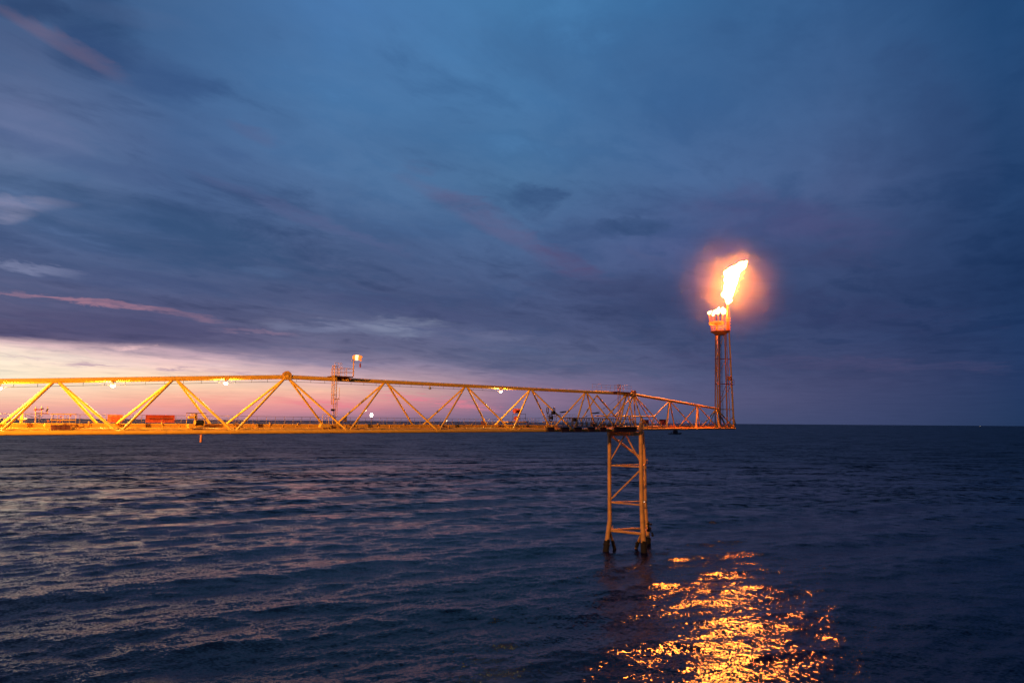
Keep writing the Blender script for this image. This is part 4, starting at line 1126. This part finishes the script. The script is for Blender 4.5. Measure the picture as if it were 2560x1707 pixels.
vs, fs = fl(pts2, 9.1, .45); mb2.add([stt+v-Zv*.1 for v in vs], fs)
MANT = bpy.data.materials.new('burning_gas_mantle'); MANT.use_nodes = True; t = MANT.node_tree; t.nodes.clear()
pe = t.nodes.new('ShaderNodeEmission'); pe.inputs[0].default_value = (1, .30, .05, 1); pe.inputs[1].default_value = .22
oe = t.nodes.new('ShaderNodeOutputMaterial'); t.links.new(pe.outputs[0], oe.inputs['Volume'])
mb2.build('outer_flame', MANT, fo)
tag(fo, 'tall white-hot flame leaning right from the tip of the flare stack', 'flame')
sf = {0: (.9, 1.0), 1: (.6, .7), 2: (.9, 1.9), 3: (.9, 2.2), 4: (1.1, 2.6), 5: (1.0, 2.9), 6: (.8, 2.2), 7: (1.0, 4.0), 8: (.7, 1.8), 9: (.7, 1.5)}
where = ['leftmost burner of the ring', 'second burner from the left, front of the ring', 'front burner left of the ring centre', 'front burner at the ring centre', 'front burner right of the ring centre', 'right front burner of the ring', 'rightmost burner beside the stack', 'rear right burner, tallest of the ring flames', 'rear burner behind the ring centre', 'rear left burner of the ring']
for i, p in enumerate(burn):
    r_, h_ = sf[i]; r_ *= .62; h_ *= .85
    pp = [(0, 0, r_*.3), (.05, h_*.2, r_*.95), (.15, h_*.5, r_), (.35, h_*.8, r_*.6), (.5, h_, r_*.08)]
    vs, fs = fl(pp, i*1.7, .35); mb = MB(); mb.add([p+v for v in vs], fs)
    tag(mb.build('burner_flame', FLAME2), 'small white flame on the ' + where[i], 'flame', 'small flames on the burner ring')

# smoke and hot vapour around the flame, lit by it
sm = bpy.data.materials.new('flare_smoke'); sm.use_nodes = True; t = sm.node_tree; t.nodes.clear()
pv = t.nodes.new('ShaderNodeVolumePrincipled'); om = t.nodes.new('ShaderNodeOutputMaterial'); t.links.new(pv.outputs[0], om.inputs['Volume'])
pv.inputs['Color'].default_value = (.95, .9, .88, 1); pv.inputs['Anisotropy'].default_value = 0.0
tcn = t.nodes.new('ShaderNodeTexCoord')
ln = t.nodes.new('ShaderNodeVectorMath'); ln.operation = 'LENGTH'; t.links.new(tcn.outputs['Object'], ln.inputs[0])
mr = t.nodes.new('ShaderNodeMapRange'); mr.interpolation_type = 'LINEAR'
mr.inputs[1].default_value = 1.0; mr.inputs[2].default_value = 0.0; mr.inputs[3].default_value = 0; mr.inputs[4].default_value = 1
t.links.new(ln.outputs['Value'], mr.inputs[0])
nz_ = t.nodes.new('ShaderNodeTexNoise'); nz_.inputs['Scale'].default_value = 3.2; nz_.inputs['Detail'].default_value = 4; t.links.new(tcn.outputs['Object'], nz_.inputs['Vector'])
pw = t.nodes.new('ShaderNodeMath'); pw.operation = 'POWER'; t.links.new(mr.outputs[0], pw.inputs[0]); pw.inputs[1].default_value = 2.6
m1 = t.nodes.new('ShaderNodeMath'); m1.operation = 'MULTIPLY'; t.links.new(pw.outputs[0], m1.inputs[0]); t.links.new(nz_.outputs['Fac'], m1.inputs[1])
m2 = t.nodes.new('ShaderNodeMath'); m2.operation = 'MULTIPLY'; t.links.new(m1.outputs[0], m2.inputs[0]); m2.inputs[1].default_value = 0.0062
t.links.new(m2.outputs[0], pv.inputs['Density'])
mb = MB(); mb.ball((0, 0, 0), 1.0, 32, 20)
so = mb.build('flare_smoke', sm); so['kind'] = 'stuff'
so.location = (stt.x+1.5, stt.y, stt.z+9.0); so.scale = (36, 26, 38)
so['label'] = 'thin orange-lit smoke hanging round the big flame'; so['category'] = 'smoke'

# ------------------------------------------------------------------ far vessels
def ship(c, L, label, dark, lit=False):
    """hull axis along x"""
    t = thing('supply_vessel', label, 'ship', c)
    k_ = L/50.0; mb = MB()
    prof = [(-25, 0), (-24.5, 3.2), (8, 3.2), (14, 4.2), (25, 6), (21, 0)]
    vs = []; nP = len(prof)
    for w_ in (-1, 1):
        for (x, z) in prof:
            ww = 5.5*w_*(0.15 if x > 20 else (.7 if x == 14 else 1)); vs.append(Vector(c)+Vector((x, ww, z))*k_)
    mb.add(vs, [tuple(range(nP)), tuple(range(nP, 2*nP))[::-1]]+[(i, nP+i, nP+(i+1) % nP, (i+1) % nP) for i in range(nP)]); mb.build('hull', dark, t, False)
    def bb(nm, x0, x1, y, z0, z1, m=dark):
        mb = MB(); mb.box(Vector(c)+Vector(((x0+x1)/2, 0, (z0+z1)/2))*k_, Vector(((x1-x0)/2, 0, 0))*k_, Vector((0, y, 0))*k_, Vector((0, 0, (z1-z0)/2))*k_); return mb.build(nm, m, t, False)
    s_ = bb('superstructure', -8, 9, 4.5, 3.25, 12); bb('bridge_deck', -6, 7, 4, 12.02, 16)
    mb = MB()
    for i in range(6): mb.box(Vector(c)+Vector((-4.5+i*2, -4.05, 14))*k_, Vector((.6, 0, 0))*k_, Vector((0, .06, 0))*k_, Vector((0, 0, .6))*k_)
    mb.build('window', BLK, s_, False)
    mb = MB(); mb.tube(Vector(c)+Vector((0, 0, 16))*k_, Vector(c)+Vector((0, 0, 27))*k_, .35*k_, 6, .15*k_); mb.tube(Vector(c)+Vector((-3, 0, 21))*k_, Vector(c)+Vector((3, 0, 21))*k_, .15*k_, 6); mb.build('mast', dark, t)
    mb = MB(); mb.tube(Vector(c)+Vector((-14, 0, 3))*k_, Vector(c)+Vector((-15, 0, 9))*k_, .9*k_, 10); mb.build('funnel', dark, t)
    if lit:
        mb = MB(); mb.ball(Vector(c)+Vector((2, -4.5, 14))*k_, lit, 8, 6); mb.build('deck_light', LAMPS, t)
SHIP = mat('dark_ship_paint', (0.035, 0.025, 0.03), .6)
SHIP2 = mat('grey_ship_paint', (0.09, 0.09, 0.11), .6)
LAMPS = emis('ship_lamp', (1, .85, .6), 1.6)
c = atZ(1688, 1085, 0); ship(c, 52, 'dark little vessel on the water seen just below the flare span', SHIP)
c = atZ(2450, 1066.5, 0); c = Vector((c.x, c.y, 0)); ship(c, 60, 'far ship with one pale light on the right horizon', SHIP2, 5.0)
print('ship D', c)
tri = sum(len(o.data.polygons) for o in bpy.data.objects if o.type == 'MESH')
print('polys', tri, 'objects', len(bpy.data.objects))
